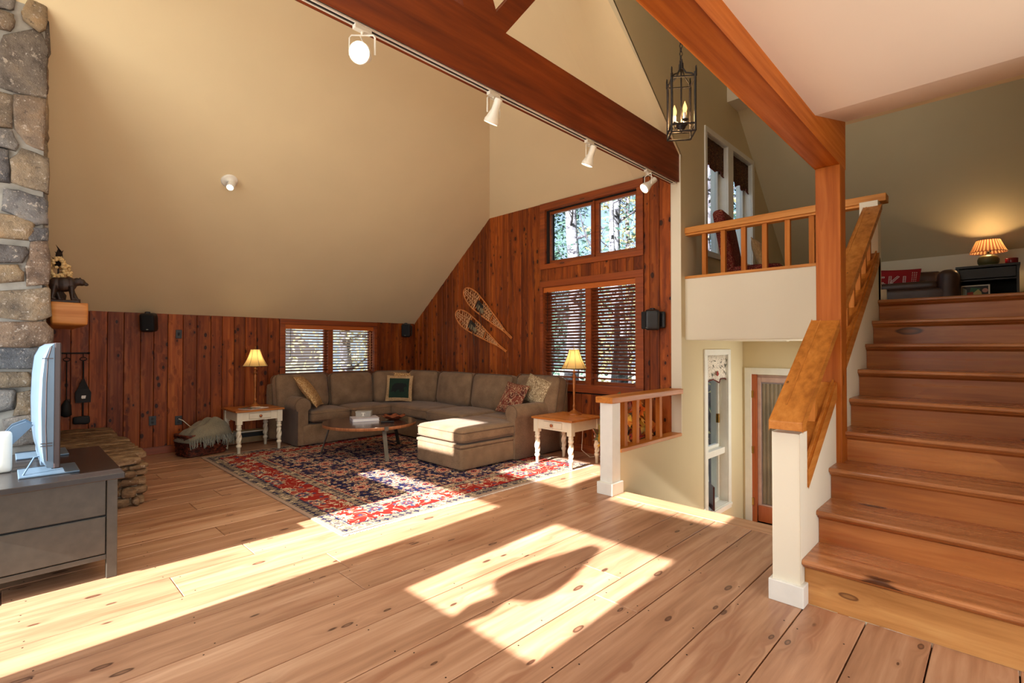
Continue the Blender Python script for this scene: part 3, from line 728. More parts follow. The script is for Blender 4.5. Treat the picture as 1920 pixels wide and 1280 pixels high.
# ---- loft
loft = struct(MB().box(5.61, 9.6, -1.2, 2.65, 1.49, 1.80).build('floor_loft', M['cream']))
for k in range(13):
    y0 = -1.2 + k*.296
    link('plank', MB().chbox(-1.99, 2.0, -.1465, .1465, 0, .026, .002).mesh('plank', M['floor']), loft, loc=(7.61, y0+.148, 1.80))
struct(MB().box(5.60, 5.72, .93, 2.65, 1.497, 2.205).build('wall_balcony', M['cream']))
struct(MB().box(9.48, 9.6, -1.2, 2.65, 1.8, 2.75).build('wall_knee', M['cream']))
struct(MB().box(3.1, 9.6, -1.3, -.62, 0, 6.35).build('wall_right', M['wall']))
# stair side wall (sloped top), upper newel
def zs(x): return .61 + .660*(x-3.16)
struct(MB().prism([(3.035, -1.1), (3.859, -1.1), (3.859, zs(3.859)), (3.17, zs(3.17)), (3.17, .93), (3.035, .93)], 1, .79, .93).build('wall_stair', M['cream'], bevel=.003))
struct(MB().prism([(4.013, -1.1), (5.60, -1.1), (5.60, zs(5.6)), (4.013, zs(4.013))], 1, .79, .93).build('wall_stair', M['cream'], bevel=.003))
struct(MB().box(3.012, 3.19, .772, .948, 0, .115).build('baseboard_stair', M['whitepaint'], bevel=.004))
struct(MB().box(5.50, 5.64, .79, .93, 1.82, 2.73).build('trim_6', M['cream'], bevel=.003))
struct(MB().box(5.61, 5.66, .752, .79, 1.826, 1.93).build('baseboard_loft', M['cream']))
struct(MB().box(3.105, 3.12, -.62, -.60, 0, .01).build('trim_7', M['cream']))

# ================================================================== STAIRCASE
st = thing('staircase', 'pine staircase of nine steps climbing to the loft beside white half wall', 'stairs', (3.1, .1, 0))
for k in range(9):
    zt = .25 + .197*k; xn = 3.05 + .3004*k; zb = 0 if k == 0 else zt-.197
    r = MB().box(xn+.055, xn+.075, -.615, .788, zb, zt-.03)
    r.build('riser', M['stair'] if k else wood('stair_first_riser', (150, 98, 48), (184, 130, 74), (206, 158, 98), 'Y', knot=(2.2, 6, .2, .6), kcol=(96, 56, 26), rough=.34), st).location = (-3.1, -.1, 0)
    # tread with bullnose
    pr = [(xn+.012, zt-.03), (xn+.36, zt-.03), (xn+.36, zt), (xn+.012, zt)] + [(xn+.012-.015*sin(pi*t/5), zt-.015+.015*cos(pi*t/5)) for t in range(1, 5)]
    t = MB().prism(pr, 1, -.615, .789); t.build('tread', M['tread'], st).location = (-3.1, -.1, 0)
    mo = MB().prism([(xn+.055, zt-.058), (xn+.055, zt-.03), (xn+.02, zt-.03), (xn+.026, zt-.042), (xn+.042, zt-.050)], 1, -.615, .788)
    mo.build('cove_moulding', M['stair'], st).location = (-3.1, -.1, 0)
# ---- stair railing
sr = thing('stair_railing', 'sloping oak handrail on square balusters above the white stair half wall', 'railing', (3.03, .86, 0))
def zh(x): return .975 + .668*(x-2.95)
def sloped(x0, x1, zf, y0, y1, th, plumb0=True, M_=None):
    return MB().prism([(x0, zf(x0)-th), (x1, zf(x1)-th), (x1, zf(x1)), (x0, zf(x0))], 1, y0, y1)
off = (-3.03, -.86, 0)
for (x0, x1) in ((2.985, 3.87), (4.0, 5.52)):
    sloped(x0, x1, zh, .762, (.930 if x0 < 3.5 else .900), .048).build('handrail', M['rail'], sr, bevel=.005).location = off
    sloped(x0+(.12 if x0 < 3 else 0), x1, lambda x: zh(x)+.004, .872, .880, .01).build('handrail_fillet', M['rail'], sr).location = off
for (x0, x1) in ((3.17, 3.87), (4.0, 5.50)):
    zz = lambda x: zs(x)+.10
    sloped(x0, x1, zz, .782, (.940 if x0 < 3.5 else .90), .10).build('bottom_rail', M['rail'], sr, bevel=.004).location = off
    sloped(x0, x1, lambda x: zz(x)+.018, .80, .812, .02).build('rail_fillet', M['rail'], sr).location = off
for x in (3.30, 3.54, 3.78, 4.23, 4.47, 4.71, 4.95, 5.19, 5.40):
    b = MB().prism([(x-.024, zs(x-.024)+.095), (x+.024, zs(x+.024)+.095), (x+.024, zh(x+.024)-.045), (x-.024, zh(x-.024)-.045)], 1, .83, .876)
    if x != 3.78: b.build('baluster', M['baluster'], sr).location = off
# ---- balcony railing
br = thing('balcony_railing', 'level oak balcony railing with square balusters in front of the loft', 'railing', (5.66, 1.7, 2.2))
off = (-5.66, -1.7, -2.2)
MB().box(5.585, 5.735, .742, 2.65, 2.735, 2.805).build('handrail', wood('rail_y', (176, 106, 40), (212, 142, 66), (226, 162, 88), 'Y', spec=.25, rough=.45, gs=26), br, bevel=.006).location = off
RY = bpy.data.materials['rail_y']
MB().box(5.61, 5.71, .93, 2.65, 2.715, 2.735).build('sub_rail', RY, br).location = off
MB().box(5.588, 5.735, .93, 2.65, 2.205, 2.235).build('bottom_rail', RY, br, bevel=.004).location = off
for y in (2.44, 2.225, 2.005, 1.79, 1.57, 1.35, 1.13): MB().box(5.635, 5.682, y-.024, y+.024, 2.235, 2.715).build('baluster', M['baluster'], br).location = off
# ---- living-room railing
lr = thing('living_room_railing', 'short oak railing with square balusters between white newel and white column', 'railing', (4.7, 2.71, .38))
off = (-4.7, -2.71, -.38)
MB().box(4.02, 5.488, PY-.025, PY+.165, .872, .93).build('handrail', M['rail'], lr, bevel=.006).location = off
MB().box(4.20, 5.488, PY-.008, PY+.13, .385, .42).build('bottom_rail', M['rail'], lr, bevel=.004).location = off
for x in (4.36, 4.585, 4.85, 5.07): MB().box(x-.026, x+.026, PY+.035, PY+.085, .42, .872).build('baluster', M['baluster'], lr).location = off

# ================================================================== TIMBERS
tr = thing('roof_truss', 'dark stained timber truss crossing the living room under the cream ceiling', 'beam', (2.2, 2.72, 3.3))
off = (-2.2, -2.72, -3.3)
MB().prism([(WX, 3.325), (5.487, 3.325), (5.487, 3.63), (5.29, 3.775), (WX, 3.775)], 1, 2.665, 2.775).build('bottom_chord', M['beam'], tr, bevel=.006).location = off
MB().prism([(2.47, 3.775), (2.64, 3.775), (3.9, 5.35), (3.72, 5.40)], 1, 2.675, 2.765).build('strut', M['beam'], tr, bevel=.006).location = off
MB().prism([(2.62, 3.775), (2.27, 3.775), (1.45, 5.6), (1.72, 5.75)], 1, 2.68, 2.76).build('strut', M['beam'], tr, bevel=.006).location = off
lb = thing('loft_beam', 'orange fir beam running overhead to the post beside the stairs', 'beam', (3.4, .83, 2.6))
MB().prism([(WX, 2.615), (4.015, 2.615), (4.015, 2.95), (3.6, 2.95), (WX, 2.90)], 1, .755, .902).build('beam', M['beam2'], lb, bevel=.006).location = (-3.4, -.83, -2.6)
tp = thing('timber_post', 'square fir post standing in the white stair half wall', 'post', (3.93, .83, 0))
MB().box(3.86, 4.012, .756, .901, -1.0, 2.615).build('post', M['post'], tp, bevel=.005).location = (-3.93, -.83, 0)

# ================================================================== CHIMNEY
STONES = [
[(-0.30,4.20),(0.04,4.24),(0.03,4.18),(0.00,4.16),(-0.30,4.12)],
[(0.14,4.28),(0.22,4.30),(0.23,4.25),(0.22,4.10),(0.18,4.05),(0.11,4.12),(0.10,4.18)],
[(-0.25,4.10),(0.03,4.11),(0.04,4.06),(0.01,3.99),(-0.25,3.97)],
[(-0.00,3.92),(0.15,4.05),(0.20,4.03),(0.24,3.91),(0.23,3.70),(0.23,3.51),(0.12,3.50),(-0.02,3.51),(-0.02,3.84)],
[(-0.20,3.45),(0.04,3.45),(0.03,3.20),(-0.20,3.17)],
[(0.06,3.46),(0.23,3.49),(0.23,3.27),(0.22,3.07),(0.14,3.10),(0.07,3.20),(0.06,3.30)],
[(-0.22,3.14),(0.03,3.16),(0.07,3.08),(0.05,3.02),(-0.22,3.03)],
[(-0.24,3.00),(0.01,2.99),(0.02,2.84),(0.02,2.75),(-0.24,2.73)],
[(0.04,2.92),(0.11,3.03),(0.25,2.99),(0.25,2.71),(0.16,2.73),(0.05,2.76)],
[(0.01,2.68),(0.10,2.68),(0.23,2.65),(0.25,2.62),(0.25,2.45),(0.18,2.43),(0.10,2.47),(0.00,2.52)],
[(-0.32,2.47),(0.09,2.47),(0.17,2.43),(0.17,2.38),(0.13,2.30),(-0.30,2.27)],
[(0.15,2.34),(0.17,2.39),(0.25,2.40),(0.25,2.31),(0.17,2.29)],
[(-0.30,2.23),(0.12,2.22),(0.14,2.18),(0.10,2.11),(-0.30,2.07)],
[(0.17,2.27),(0.25,2.29),(0.27,2.08),(0.26,1.95),(0.15,1.92),(0.14,2.07),(0.16,2.14)],
[(-0.25,2.03),(0.07,2.07),(0.11,2.01),(0.11,1.96),(-0.25,1.88)],
[(-0.20,1.81),(0.12,1.87),(0.25,1.90),(0.27,1.88),(0.28,1.68),(0.17,1.63),(0.03,1.65),(-0.20,1.66)],
[(-0.15,1.59),(0.24,1.61),(0.29,1.54),(0.29,1.45),(0.14,1.41),(-0.15,1.42)],
[(-0.22,1.39),(0.26,1.39),(0.27,1.23),(-0.22,1.24)],
[(-0.15,1.19),(0.14,1.19),(0.18,1.13),(0.16,1.09),(-0.15,1.10)],
[(-0.20,1.07),(0.06,1.05),(0.07,1.01),(0.06,0.91),(-0.20,0.86)],
[(0.10,1.02),(0.19,1.05),(0.24,0.94),(0.23,0.86),(0.08,0.86)],
[(0.02,0.81),(0.21,0.85),(0.26,0.74),(0.25,0.60),(0.07,0.61)],
[(0.19,1.19),(0.27,1.19),(0.27,0.91),(0.24,1.01),(0.20,1.09)]]
STONES = [[(x*.908 if x > -.1 else x, 1.4+(z-1.4)*.908) for x, z in p] for p in STONES]
def grow(p):
    cx = sum(q[0] for q in p)/len(p); cz = sum(q[1] for q in p)/len(p); return [(x+.013*(1 if x > cx else -1), z+.011*(1 if z > cz else -1)) for x, z in p]
STONES = [grow(p) for p in STONES]
rr = random.Random(3)
z = .05
while z < 5.6:      # further stones to the left, outside the frame
    h = rr.uniform(.2, .34); x = -1.15
    while x < -.36:
        w = rr.uniform(.24, .42); x1 = min(x+w, -.33)
        STONES.append([(x+.01, z+.01), (x1-.02, z+.02), (x1-.01, z+h-.03), (x+w*.4, z+h-.01), (x+.02, z+h-.03)]); x += w
    z += h
for z0 in (4.02, 4.35, 4.7): STONES.append([(-.28, z0), (.05, z0+.02), (.04, z0+.28), (-.25, z0+.26)]); STONES.append([(.08, z0), (.24, z0), (.23, z0+.3), (.1, z0+.27)])
for z0 in (.05, .33): STONES.append([(-.28, z0), (.05, z0+.02), (.04, z0+.24), (-.25, z0+.22)]); STONES.append([(.08, z0), (.24, z0), (.23, z0+.25), (.1, z0+.22)])
chim = thing('stone_chimney', 'tall fieldstone chimney rising behind the television with grey mortar joints', 'chimney', (-.45, 6.8, 0))
coff = Vector((.45, -6.8, 0))
def inset(poly, k, cx, cz): return [(cx+(x-cx)*k, cz+(z-cz)*k) for x, z in poly]
def stone_face(poly, depth, seed, base=5.23, out=-1, ax=1):
    q = []
    for i, p in enumerate(poly):
        nx = poly[(i+1) % len(poly)]; q.append(p); q.append(((p[0]+nx[0])/2+rr.uniform(-.008, .008), (p[1]+nx[1])/2+rr.uniform(-.008, .008)))
    cx = sum(p[0] for p in q)/len(q); cz = sum(p[1] for p in q)/len(q); n = len(q); vs = []; fs = []
    for k, dd in ((1.0, -.02), (1.0, depth*.45), (.94, depth*.85), (.78, depth), (.45, depth*1.12)):
        for x, z in inset(q, k, cx, cz):
            nn = noise.noise(Vector((x*7+seed, z*7, k*2)))*.02 if k < 1 else 0
            vs.append((x, base+out*(dd+nn), z) if ax == 1 else (base+out*(dd+nn), x, z))
    vs.append((cx, base+out*depth*1.1, cz) if ax == 1 else (base+out*depth*1.1, cx, cz))
    for r in range(4):
        for i in range(n): j = (i+1) % n; fs.append((r*n+i, r*n+j, (r+1)*n+j, (r+1)*n+i))
    for i in range(n): fs.append((4*n+i, 4*n+(i+1) % n, 5*n))
    fs.append(tuple(range(n-1, -1, -1)))
    return MB().add([Vector(v)+coff for v in vs], fs, True)
MB().box(WX+.002, .21, 5.235, 7.968, 0, 5.0, M=Matrix.Translation(coff)).build('mortar', M['mortar'], chim)
for i, p in enumerate(STONES): stone_face(p, rr.uniform(.022, .045), i*3.7).build('stone', M['stone'], chim)
# east face (fireplace side)
z = .45; i = 0
while z < 4.4:
    h = rr.uniform(.22, .38); y = 5.26
    while y < 7.9:
        w = rr.uniform(.25, .5); y1 = min(y+w, 7.93)
        if not (z < 1.3 and y1 > 6.4 and y < 7.5) and y1-y > .08:
            stone_face([(y+.01, z+.01), (y1-.02, z+.02), (y1-.01, z+h-.03), (y+.02, z+h-.02)], rr.uniform(.02, .04), i, .21, 1, 0).build('stone', M['stone'], chim)
        y += w; i += 1
    z += h
MB().box(.18, .22, 6.45, 7.45, .45, 1.15, M=Matrix.Translation(coff)).build('firebox', M['iron'], chim)
# hearth
he = thing('stone_hearth', 'raised ledge-stone hearth projecting from chimney beside the wood wall', 'hearth', (.6, 6.7, 0))
hoff = Vector((-.6, -6.7, 0))
MB().box(.25, .86, 5.56, 7.93, 0, .36, M=Matrix.Translation(hoff)).build('mortar', M['mortar'], he)
y = 5.46; k = 0
while y < 7.9:
    w = rr.uniform(.22, .36); y1 = min(y+w, 7.93); ov = rr.uniform(-.03, .03) + (.0 if y > 5.7 else -.06)
    MB().soft(((.27+.94+ov)/2-.6, (y+y1)/2-6.7, .395), (.94+ov-.27, y1-y-.012, .062), r=.022, n=6, jit=.014, seed=k).build('slab', M['ledge'], he)
    y = y1; k += 1
zc = [.0, .09, .175, .255, .325, .365]
for ci in range(5):
    z0, z1 = zc[ci], zc[ci+1]-.008
    y = 5.50 + rr.uniform(-.01, .04)
    while y < 7.9:
        w = rr.uniform(.18, .42); y1 = min(y+w, 7.93); ex = rr.uniform(-.02, .035)
        MB().soft((.80+ex/2-.6, (y+y1)/2-6.7, (z0+z1)/2), (.22+ex, y1-y-.012, z1-z0), r=.03, n=5, jit=.012, seed=k).build('stone', M['ledge'], he); y = y1; k += 1
    x = .27
    while x < .86:
        w = rr.uniform(.2, .36); x1 = min(x+w, .88-.03*(ci % 2)); ex = rr.uniform(-.02, .03)
        MB().soft(((x+x1)/2-.6, 5.56-ex/2-6.7, (z0+z1)/2), (x1-x-.012, .18+ex, z1-z0), r=.03, n=5, jit=.012, seed=k).build('stone', M['ledge'], he); x = x+w; k += 1
# mantel log
ml = MB().soft((0, 0, 0), (.265, 1.5, .215), r=.02, n=8, jit=.012, seed=4)
tag(link('mantel_beam', ml.mesh('mantel_beam', M['mantel']), loc=(.435, 6.85, 1.715)), 'rough-hewn orange log mantel projecting from the stone chimney', 'mantel')

# ================================================================== LIVING ROOM
# ---- rug
RX0, RX1, RY0, RY1 = 1.78, 4.95, 3.515, 7.27
rg = MB(); nx, ny = 16, 18; vs = []; fs = []
for j in range(ny+1):
    for i in range(nx+1):
        x = RX0+(RX1-RX0)*i/nx; y = RY0+(RY1-RY0)*j/ny; vs.append((x, y, .009+.0015*sin(x*5+y*3)))
for j in range(ny):
    for i in range(nx): a = j*(nx+1)+i; fs.append((a, a+1, a+nx+2, a+nx+1))
rg.add(vs, fs, True); rg.box(RX0, RX1, RY0, RY1, .001, .0065)
rug = rg.build('area_rug', rug_mat(RX0, RX1, RY0, RY1)); tag(rug, 'oriental rug with navy floral field and red border under the coffee table', 'rug')
fr = MB(); rr = random.Random(5)
for k in range(300):
    x = RX0 + (RX1-RX0)*(k+.5)/300
    for (y, sg) in ((RY0, -1), (RY1, 1)):
        dx = rr.uniform(-.006, .006); L = rr.uniform(.018, .032)
        fr.add([(x-.004, y, .006), (x+.004, y, .006), (x+.003+dx, y+sg*L, .003), (x-.003+dx, y+sg*L, .003)], [(0, 1, 2, 3)])
stuff(fr.build('fringe', M['threadwhite'], rug))

# ---- sectional sofa
so = thing('sectional_sofa', 'taupe chenille L-shaped sectional sofa with chaise in the corner of the room', 'sofa', (4.6, 6.9, 0)); SO = Vector((-4.6, -6.9, 0))
def sp(name, mb, mat='sofa', **k): o = mb.build(name, M[mat], so, **k); o.location = SO; return o
def piping(parent, c, d, r, pl, rot=None, rad=.0055):
    """rounded-rectangle welt around a cushion; pl = (axis, offset)"""
    ax, of = pl; a, b = [i for i in range(3) if i != ax]; pts = []
    ha, hb = d[a]/2-r, d[b]/2-r
    for (sx, sy, a0) in ((1, 1, 0), (-1, 1, 90), (-1, -1, 180), (1, -1, 270)):
        for t in range(0, 91, 18):
            p = [0, 0, 0]; p[a] = sx*ha + r*cos(R(a0+t)); p[b] = sy*hb + r*sin(R(a0+t)); p[ax] = of; pts.append(Vector(p))
    m = Matrix.Translation(c)
    if rot is not None: m = m @ Euler(rot).to_matrix().to_4x4()
    o = MB().tube([m @ p for p in pts], rad, 5, True).build('piping', M['piping'], parent); return o
def cushion(name, c, d, r=.06, puff=(0, 0, 0), rot=None, pipes=(), n=10):
    o = sp(name, MB().soft(c, d, r, puff, n, rot=rot))
    for p in pipes: piping(o, c, d, r*.8, p, rot)
    return o
cushion('base', (3.83, 7.45, .165), (1.72, .86, .29), .03)
cushion('base', (4.92, 6.15, .165), (.98, 3.6, .29), .03)
cushion('back_frame', (4.05, 7.83, .45), (2.55, .17, .84), .06)
cushion('back_frame', (5.37, 6.05, .45), (.17, 3.6, .84), .06)
cushion('back_frame', (5.15, 7.62, .45), (.5, .5, .80), .08)
# chaise
cushion('chaise_base', (4.03, 4.745, .145), (.87, .855, .25), .025)
cushion('chaise_band', (4.03, 4.745, .285), (.885, .87, .045), .02)
cushion('chaise_cushion', (4.10, 4.745, .395), (1.02, .87, .165), .06, (0, 0, .02), pipes=((2, .045), (2, -.055)), n=14)
cushion('seat_cushion', (4.93, 4.83, .405), (.75, .68, .15), .05, (0, 0, .02))
# seat cushions
cushion('seat_cushion', (3.385, 7.36, .415), (.60, .74, .165), .05, (0, .01, .022), pipes=((2, .045), (2, -.055)), n=12)
cushion('seat_cushion', (4.05, 7.36, .415), (.71, .74, .165), .05, (0, .01, .022), pipes=((2, .045), (2, -.055)), n=12)
cushion('corner_seat_cushion', (4.80, 6.84, .415), (.84, 1.60, .165), .05, (.01, 0, .02), pipes=((2, .045), (2, -.055)), n=12)
cushion('seat_cushion', (4.75, 5.60, .415), (.84, .85, .165), .05, (.01, 0, .022), pipes=((2, .045), (2, -.055)), n=12)
# arms
def arm(cx, cy, along, L, z=.585, r=.115, pw=.15):
    m = MB(); pts = []
    prof = [(-pw/2, .02)] + [(-pw/2, z-.07)] + [(r*cos(R(t)), z+r*sin(R(t))) for t in range(215, -36, -18)] + [(pw/2, z-.07), (pw/2, .02)]
    n = len(prof); vs = []; segs = [0, .012, .03, L-.03, L-.012, L]; sh = [.93, .98, 1, 1, .98, .93]
    for t, k in zip(segs, sh):
        for a, zz in prof:
            zz = (zz-.3)*(.5+.5*k)+.3 if k < 1 else zz; a = a*k
            vs.append((cx+a, cy+t, zz) if along == 'y' else (cx+t, cy+a, zz))
    fs = []
    for i in range(len(segs)-1):
        for j in range(n): q = (j+1) % n; fs.append((i*n+j, i*n+q, (i+1)*n+q, (i+1)*n+j))
    m.add(vs, fs, True); m.add(vs[:n], [tuple(range(n))]); m.add(vs[-n:], [tuple(range(n))])
    o = sp('arm', m)
    # welt on the front disc
    pts = [(cx+(r-.006)*cos(R(t)), cy+.004, z+(r-.006)*sin(R(t))) if along == 'y' else (cx+.004, cy+(r-.006)*cos(R(t)), z+(r-.006)*sin(R(t))) for t in range(-30, 211, 16)]
    MB().tube(pts, .006, 5).build('piping', M['piping'], o)
arm(2.975, 7.03, 'y', .84)
arm(4.43, 4.365, 'x', .98, .585, .105, .15)
# back cushions
def backc(c, w, rz, tilt=-.16, h=.52, d=.23, name='back_cushion'):
    rot = (tilt, 0, rz); cushion(name, c, (w, d, h), .085, (.0, .06, .012), rot, pipes=((1, -d/2+.035), (1, d/2-.035)), n=12)
backc((3.17, 7.57, .745), .80, .03)
backc((3.97, 7.57, .735), .74, 0)
backc((4.63, 7.42, .745), .62, -.30)
backc((5.00, 6.98, .75), .62, -1.25)
backc((5.10, 6.22, .745), .84, -pi/2)
backc((5.10, 5.36, .74), .84, -pi/2)
backc((5.19, 4.56, .755), .82, -pi/2-.05, -.20)

def pillow(name, c, w, h, t, a, b, g, mat, label, border=None, seam=None, group=None, ep=2.0):
    """throw pillow: local x,z plane, normal -y, pinched corners"""
    th = thing(name, label, 'pillow', c, 0, group); th.rotation_euler = (0, 0, 0)
    m = Matrix.Rotation(a, 4, 'Z') @ Matrix.Rotation(b, 4, 'X') @ Matrix.Rotation(g, 4, 'Y')
    n = 16
    def Yf(u, v): return t/2 * ((1-abs(u)**2.6)*(1-abs(v)**2.6))**.55
    def XZ(u, v):
        k = 1 - .06*(1-abs(v)**2)*abs(u)**3 ; q = 1 - .06*(1-abs(u)**2)*abs(v)**3
        return u*w/2*k, v*h/2*q
    mb = MB()
    for sg in (-1, 1):
        vs = []; fs = []
        for j in range(n+1):
            for i in range(n+1):
                u = 2*i/n-1; v = 2*j/n-1; x, z = XZ(u, v); vs.append(m @ Vector((x, sg*Yf(u, v), z)))
        for j in range(n):
            for i in range(n): q = j*(n+1)+i; f = (q, q+1, q+n+2, q+n+1); fs.append(f if sg < 0 else tuple(reversed(f)))
        mb.add(vs, fs, True)
    body = mb.build('pillow_cover', M[mat], th)
    rim = [];
    for (u0, v0, u1, v1) in ((-1, -1, 1, -1), (1, -1, 1, 1), (1, 1, -1, 1), (-1, 1, -1, -1)):
        for k in range(8): u = u0+(u1-u0)*k/8; v = v0+(v1-v0)*k/8; x, z = XZ(u, v); rim.append(m @ Vector((x, 0, z)))
    MB().tube(rim, .006, 5, True).build('welt', M[seam or mat], th)
    return th, m, Yf, XZ
pillow('throw_pillow', (3.17, 7.30, .765), .48, .54, .13, .95, -.62, 0, 'goldpillow', 'gold brocade pillow leaning on the sofa cushion nearest the window-side arm')
pillow('throw_pillow', (4.74, 7.20, .755), .48, .46, .12, -.62, -.22, .03, 'goldpillow', 'gold brocade pillow half hidden behind the bear pillow')
bp, bm, Yf, XZ = pillow('throw_pillow', (4.57, 7.07, .735), .42, .42, .13, -.70, -.24, .03, 'tanborder', 'green pillow with black bear silhouette and tan border in sofa corner')
def patch(parent, name, poly, mat, lift, h=.42):
    """flat applique that follows the pillow face; poly in -1..1 units"""
    c = tessellate_polygon([[Vector((p[0], p[1], 0)) for p in poly]]); vs = []
    # dense grid clipped by polygon
    from mathutils.geometry import intersect_point_tri_2d
    n = 44; g = {}; fs = []
    def inside(u, v):
        r = False; k = len(poly); j = k-1
        for i in range(k):
            xi, yi = poly[i]; xj, yj = poly[j]
            if (yi > v) != (yj > v) and u < (xj-xi)*(v-yi)/(yj-yi+1e-12)+xi: r = not r
            j = i
        return r
    def V(i, j):
        if (i, j) not in g:
            u = 2*i/n-1; v = 2*j/n-1; x, z = XZ(u, v); g[(i, j)] = len(vs); vs.append(bm @ Vector((x, -Yf(u, v)-lift, z)))
        return g[(i, j)]
    for i in range(n):
        for j in range(n):
            if inside(2*(i+.5)/n-1, 2*(j+.5)/n-1): fs.append((V(i, j), V(i+1, j), V(i+1, j+1), V(i, j+1)))
    return MB().add(vs, fs, True).build(name, M[mat], parent)
gp = patch(bp, 'green_panel', [(-.76, -.76), (.76, -.76), (.76, .76), (-.76, .76)], 'greenwool', .003)
BEAR = [(-.62, -.30), (-.50, -.34), (-.42, -.24), (-.34, -.34), (-.22, -.36), (-.20, -.26), (-.08, -.12), (.02, -.14), (.08, -.36), (.20, -.36), (.22, -.26), (.30, -.34), (.42, -.34), (.40, -.20), (.34, .0), (.42, .06), (.56, .10), (.62, .18), (.52, .26), (.44, .36), (.36, .33), (.10, .38), (-.18, .36), (-.40, .28), (-.52, .10), (-.54, -.08)]
patch(gp, 'bear_motif', BEAR, 'bearblack', .006)
pillow('throw_pillow', (4.84, 4.74, .715), .42, .44, .12, -1.55, -.50, .10, 'rustpillow', 'rust paisley pillow leaning near the sofa arm beside the end table')
pillow('throw_pillow', (5.04, 4.50, .83), .42, .36, .12, -1.55, -.34, .26, 'palepillow', 'pale scroll-patterned pillow tucked behind the rust paisley pillow')

# ---- coffee table
CT = (3.43, 6.0, 0)
ct = thing('coffee_table', 'round dark coffee table on three splayed steel legs on the rug', 'table', CT)
MB().lathe([(.585, .385), (.60, .39), (.60, .425)], n=64).build('table_edge', M['walnut_edge'], ct)
MB().lathe([(.5995, .425), (.598, .428)], n=64).build('table_top', M['walnut'], ct)
for (lx, ly) in ((2.95, 6.40), (3.31, 5.39), (3.99, 6.22)):
    d = Vector((lx-CT[0], ly-CT[1], 0)); an = atan2(d.y, d.x)
    mt = Matrix.Rotation(an, 4, 'Z')
    m = MB(); m.prism([(.60, .385), (.607, .385), (.607, .43), (.60, .43)], 1, -.026, .026, mt)
    m.prism([(.625, .012), (.637, .012), (.52, .387), (.508, .387)], 1, -.025, .025, mt)
    m.prism([(.45, .378), (.607, .378), (.607, .386), (.45, .386)], 1, -.026, .026, mt)
    m.build('leg', M['steel'], ct)
bk = thing('coffee_table_book', 'thick pale-jacketed book lying flat on the round coffee table', 'book', (3.42, 6.13, .4285)); bk.rotation_euler = (0, 0, R(-20))
MB().box(-.17, .17, -.14, .14, 0, .006).build('cover', M['bookblue'], bk); MB().box(-.165, .165, -.135, .135, .006, .036).build('pages', M['paper'], bk)
MB().box(-.17, .17, -.14, .14, .036, .042).build('cover', M['bookblue'], bk); MB().box(-.174, -.168, -.14, .14, 0, .042).build('spine', M['bookblue'], bk)
gb = thing('keepsake_box', 'small grey box marked T on top of the coffee table book', 'box', (3.45, 6.20, .4705)); gb.rotation_euler = (0, 0, R(-40))
M['greybox'] = plain('grey_box', (158, 152, 142), .6)
MB().box(-.10, .10, -.055, .055, 0, .055).build('box_body', M['greybox'], gb, bevel=.003); MB().box(-.103, .103, -.058, .058, .055, .075).build('lid', M['greybox'], gb, bevel=.003)
m = MB().box(-.024, .024, -.0565, -.055, .05, .058).box(-.007, .007, -.0565, -.055, .012, .05).box(-.015, .015, -.0565, -.055, .010, .016).box(-.024, -.018, -.0565, -.055, .043, .05).box(.018, .024, -.0565, -.055, .043, .05)
m.build('letter', M['white'], gb)
dish = thing('wooden_dish', 'ruffled copper-brown dish on the coffee table', 'dish', (3.74, 5.92, .4285))
m = MB(); n = 48; prof = [(.03, .0), (.07, .003), (.11, .02), (.145, .045), (.16, .052), (.14, .05), (.10, .028), (.06, .012), (.0, .009)]
vs = []; fs = []
for k, (r, z) in enumerate(prof):
    for i in range(n):
        a = 2*pi*i/n; w = 1+.10*max(0, (r-.08)/.08)*cos(7*a)*.8; vs.append((r*w*cos(a), r*w*sin(a), z+(.012*cos(7*a) if r > .13 else 0)))
for k in range(len(prof)-1):
    for i in range(n): fs.append((k*n+i, k*n+(i+1) % n, (k+1)*n+(i+1) % n, (k+1)*n+i))
m.add(vs, fs, True); m.add(vs[:n], [tuple(range(n))]); m.build('dish_body', M['bowl'], dish)
rc = MB().soft((0, 0, 0), (.17, .045, .02), .008, n=5).mesh('remote_control', M['rubber'])
rco = link('remote_control', rc, loc=(3.52, 5.72, .4395), rot=(0, 0, R(-32))); tag(rco, 'black remote control lying near the front of the coffee table', 'remote')

# ---- end tables
def leg_twist():
    m = MB(); n = 24; vs = []; fs = []; zs_ = []
    prof = [(.016, 0), (.019, .004), (.021, .085), (.030, .092), (.033, .105), (.030, .120), (.022, .128), (.022, .138)]
    m.lathe(prof, n=16)
    K = 26; z0, z1 = .138, .300
    for k in range(K+1):
        t = k/K; z = z0+(z1-z0)*t; env = .024+.006*sin(pi*t)**.6
        for i in range(n): a = 2*pi*i/n; r = env*(1+.17*cos(3*(a - t*3.6))); vs.append((r*cos(a), r*sin(a), z))
    for k in range(K):
        for i in range(n): fs.append((k*n+i, k*n+(i+1) % n, (k+1)*n+(i+1) % n, (k+1)*n+i))
    m.add(vs, fs, True)
    m.lathe([(.022, .298), (.023, .306), (.031, .315), (.034, .328), (.031, .341), (.024, .348), (.031, .356), (.031, .362), (.028, .37), (.028, .39)], n=16)
    m.box(-.033, .033, -.033, .033, .388, .545)
    return m
LEGM = leg_twist().mesh('leg', M['creampaint'])
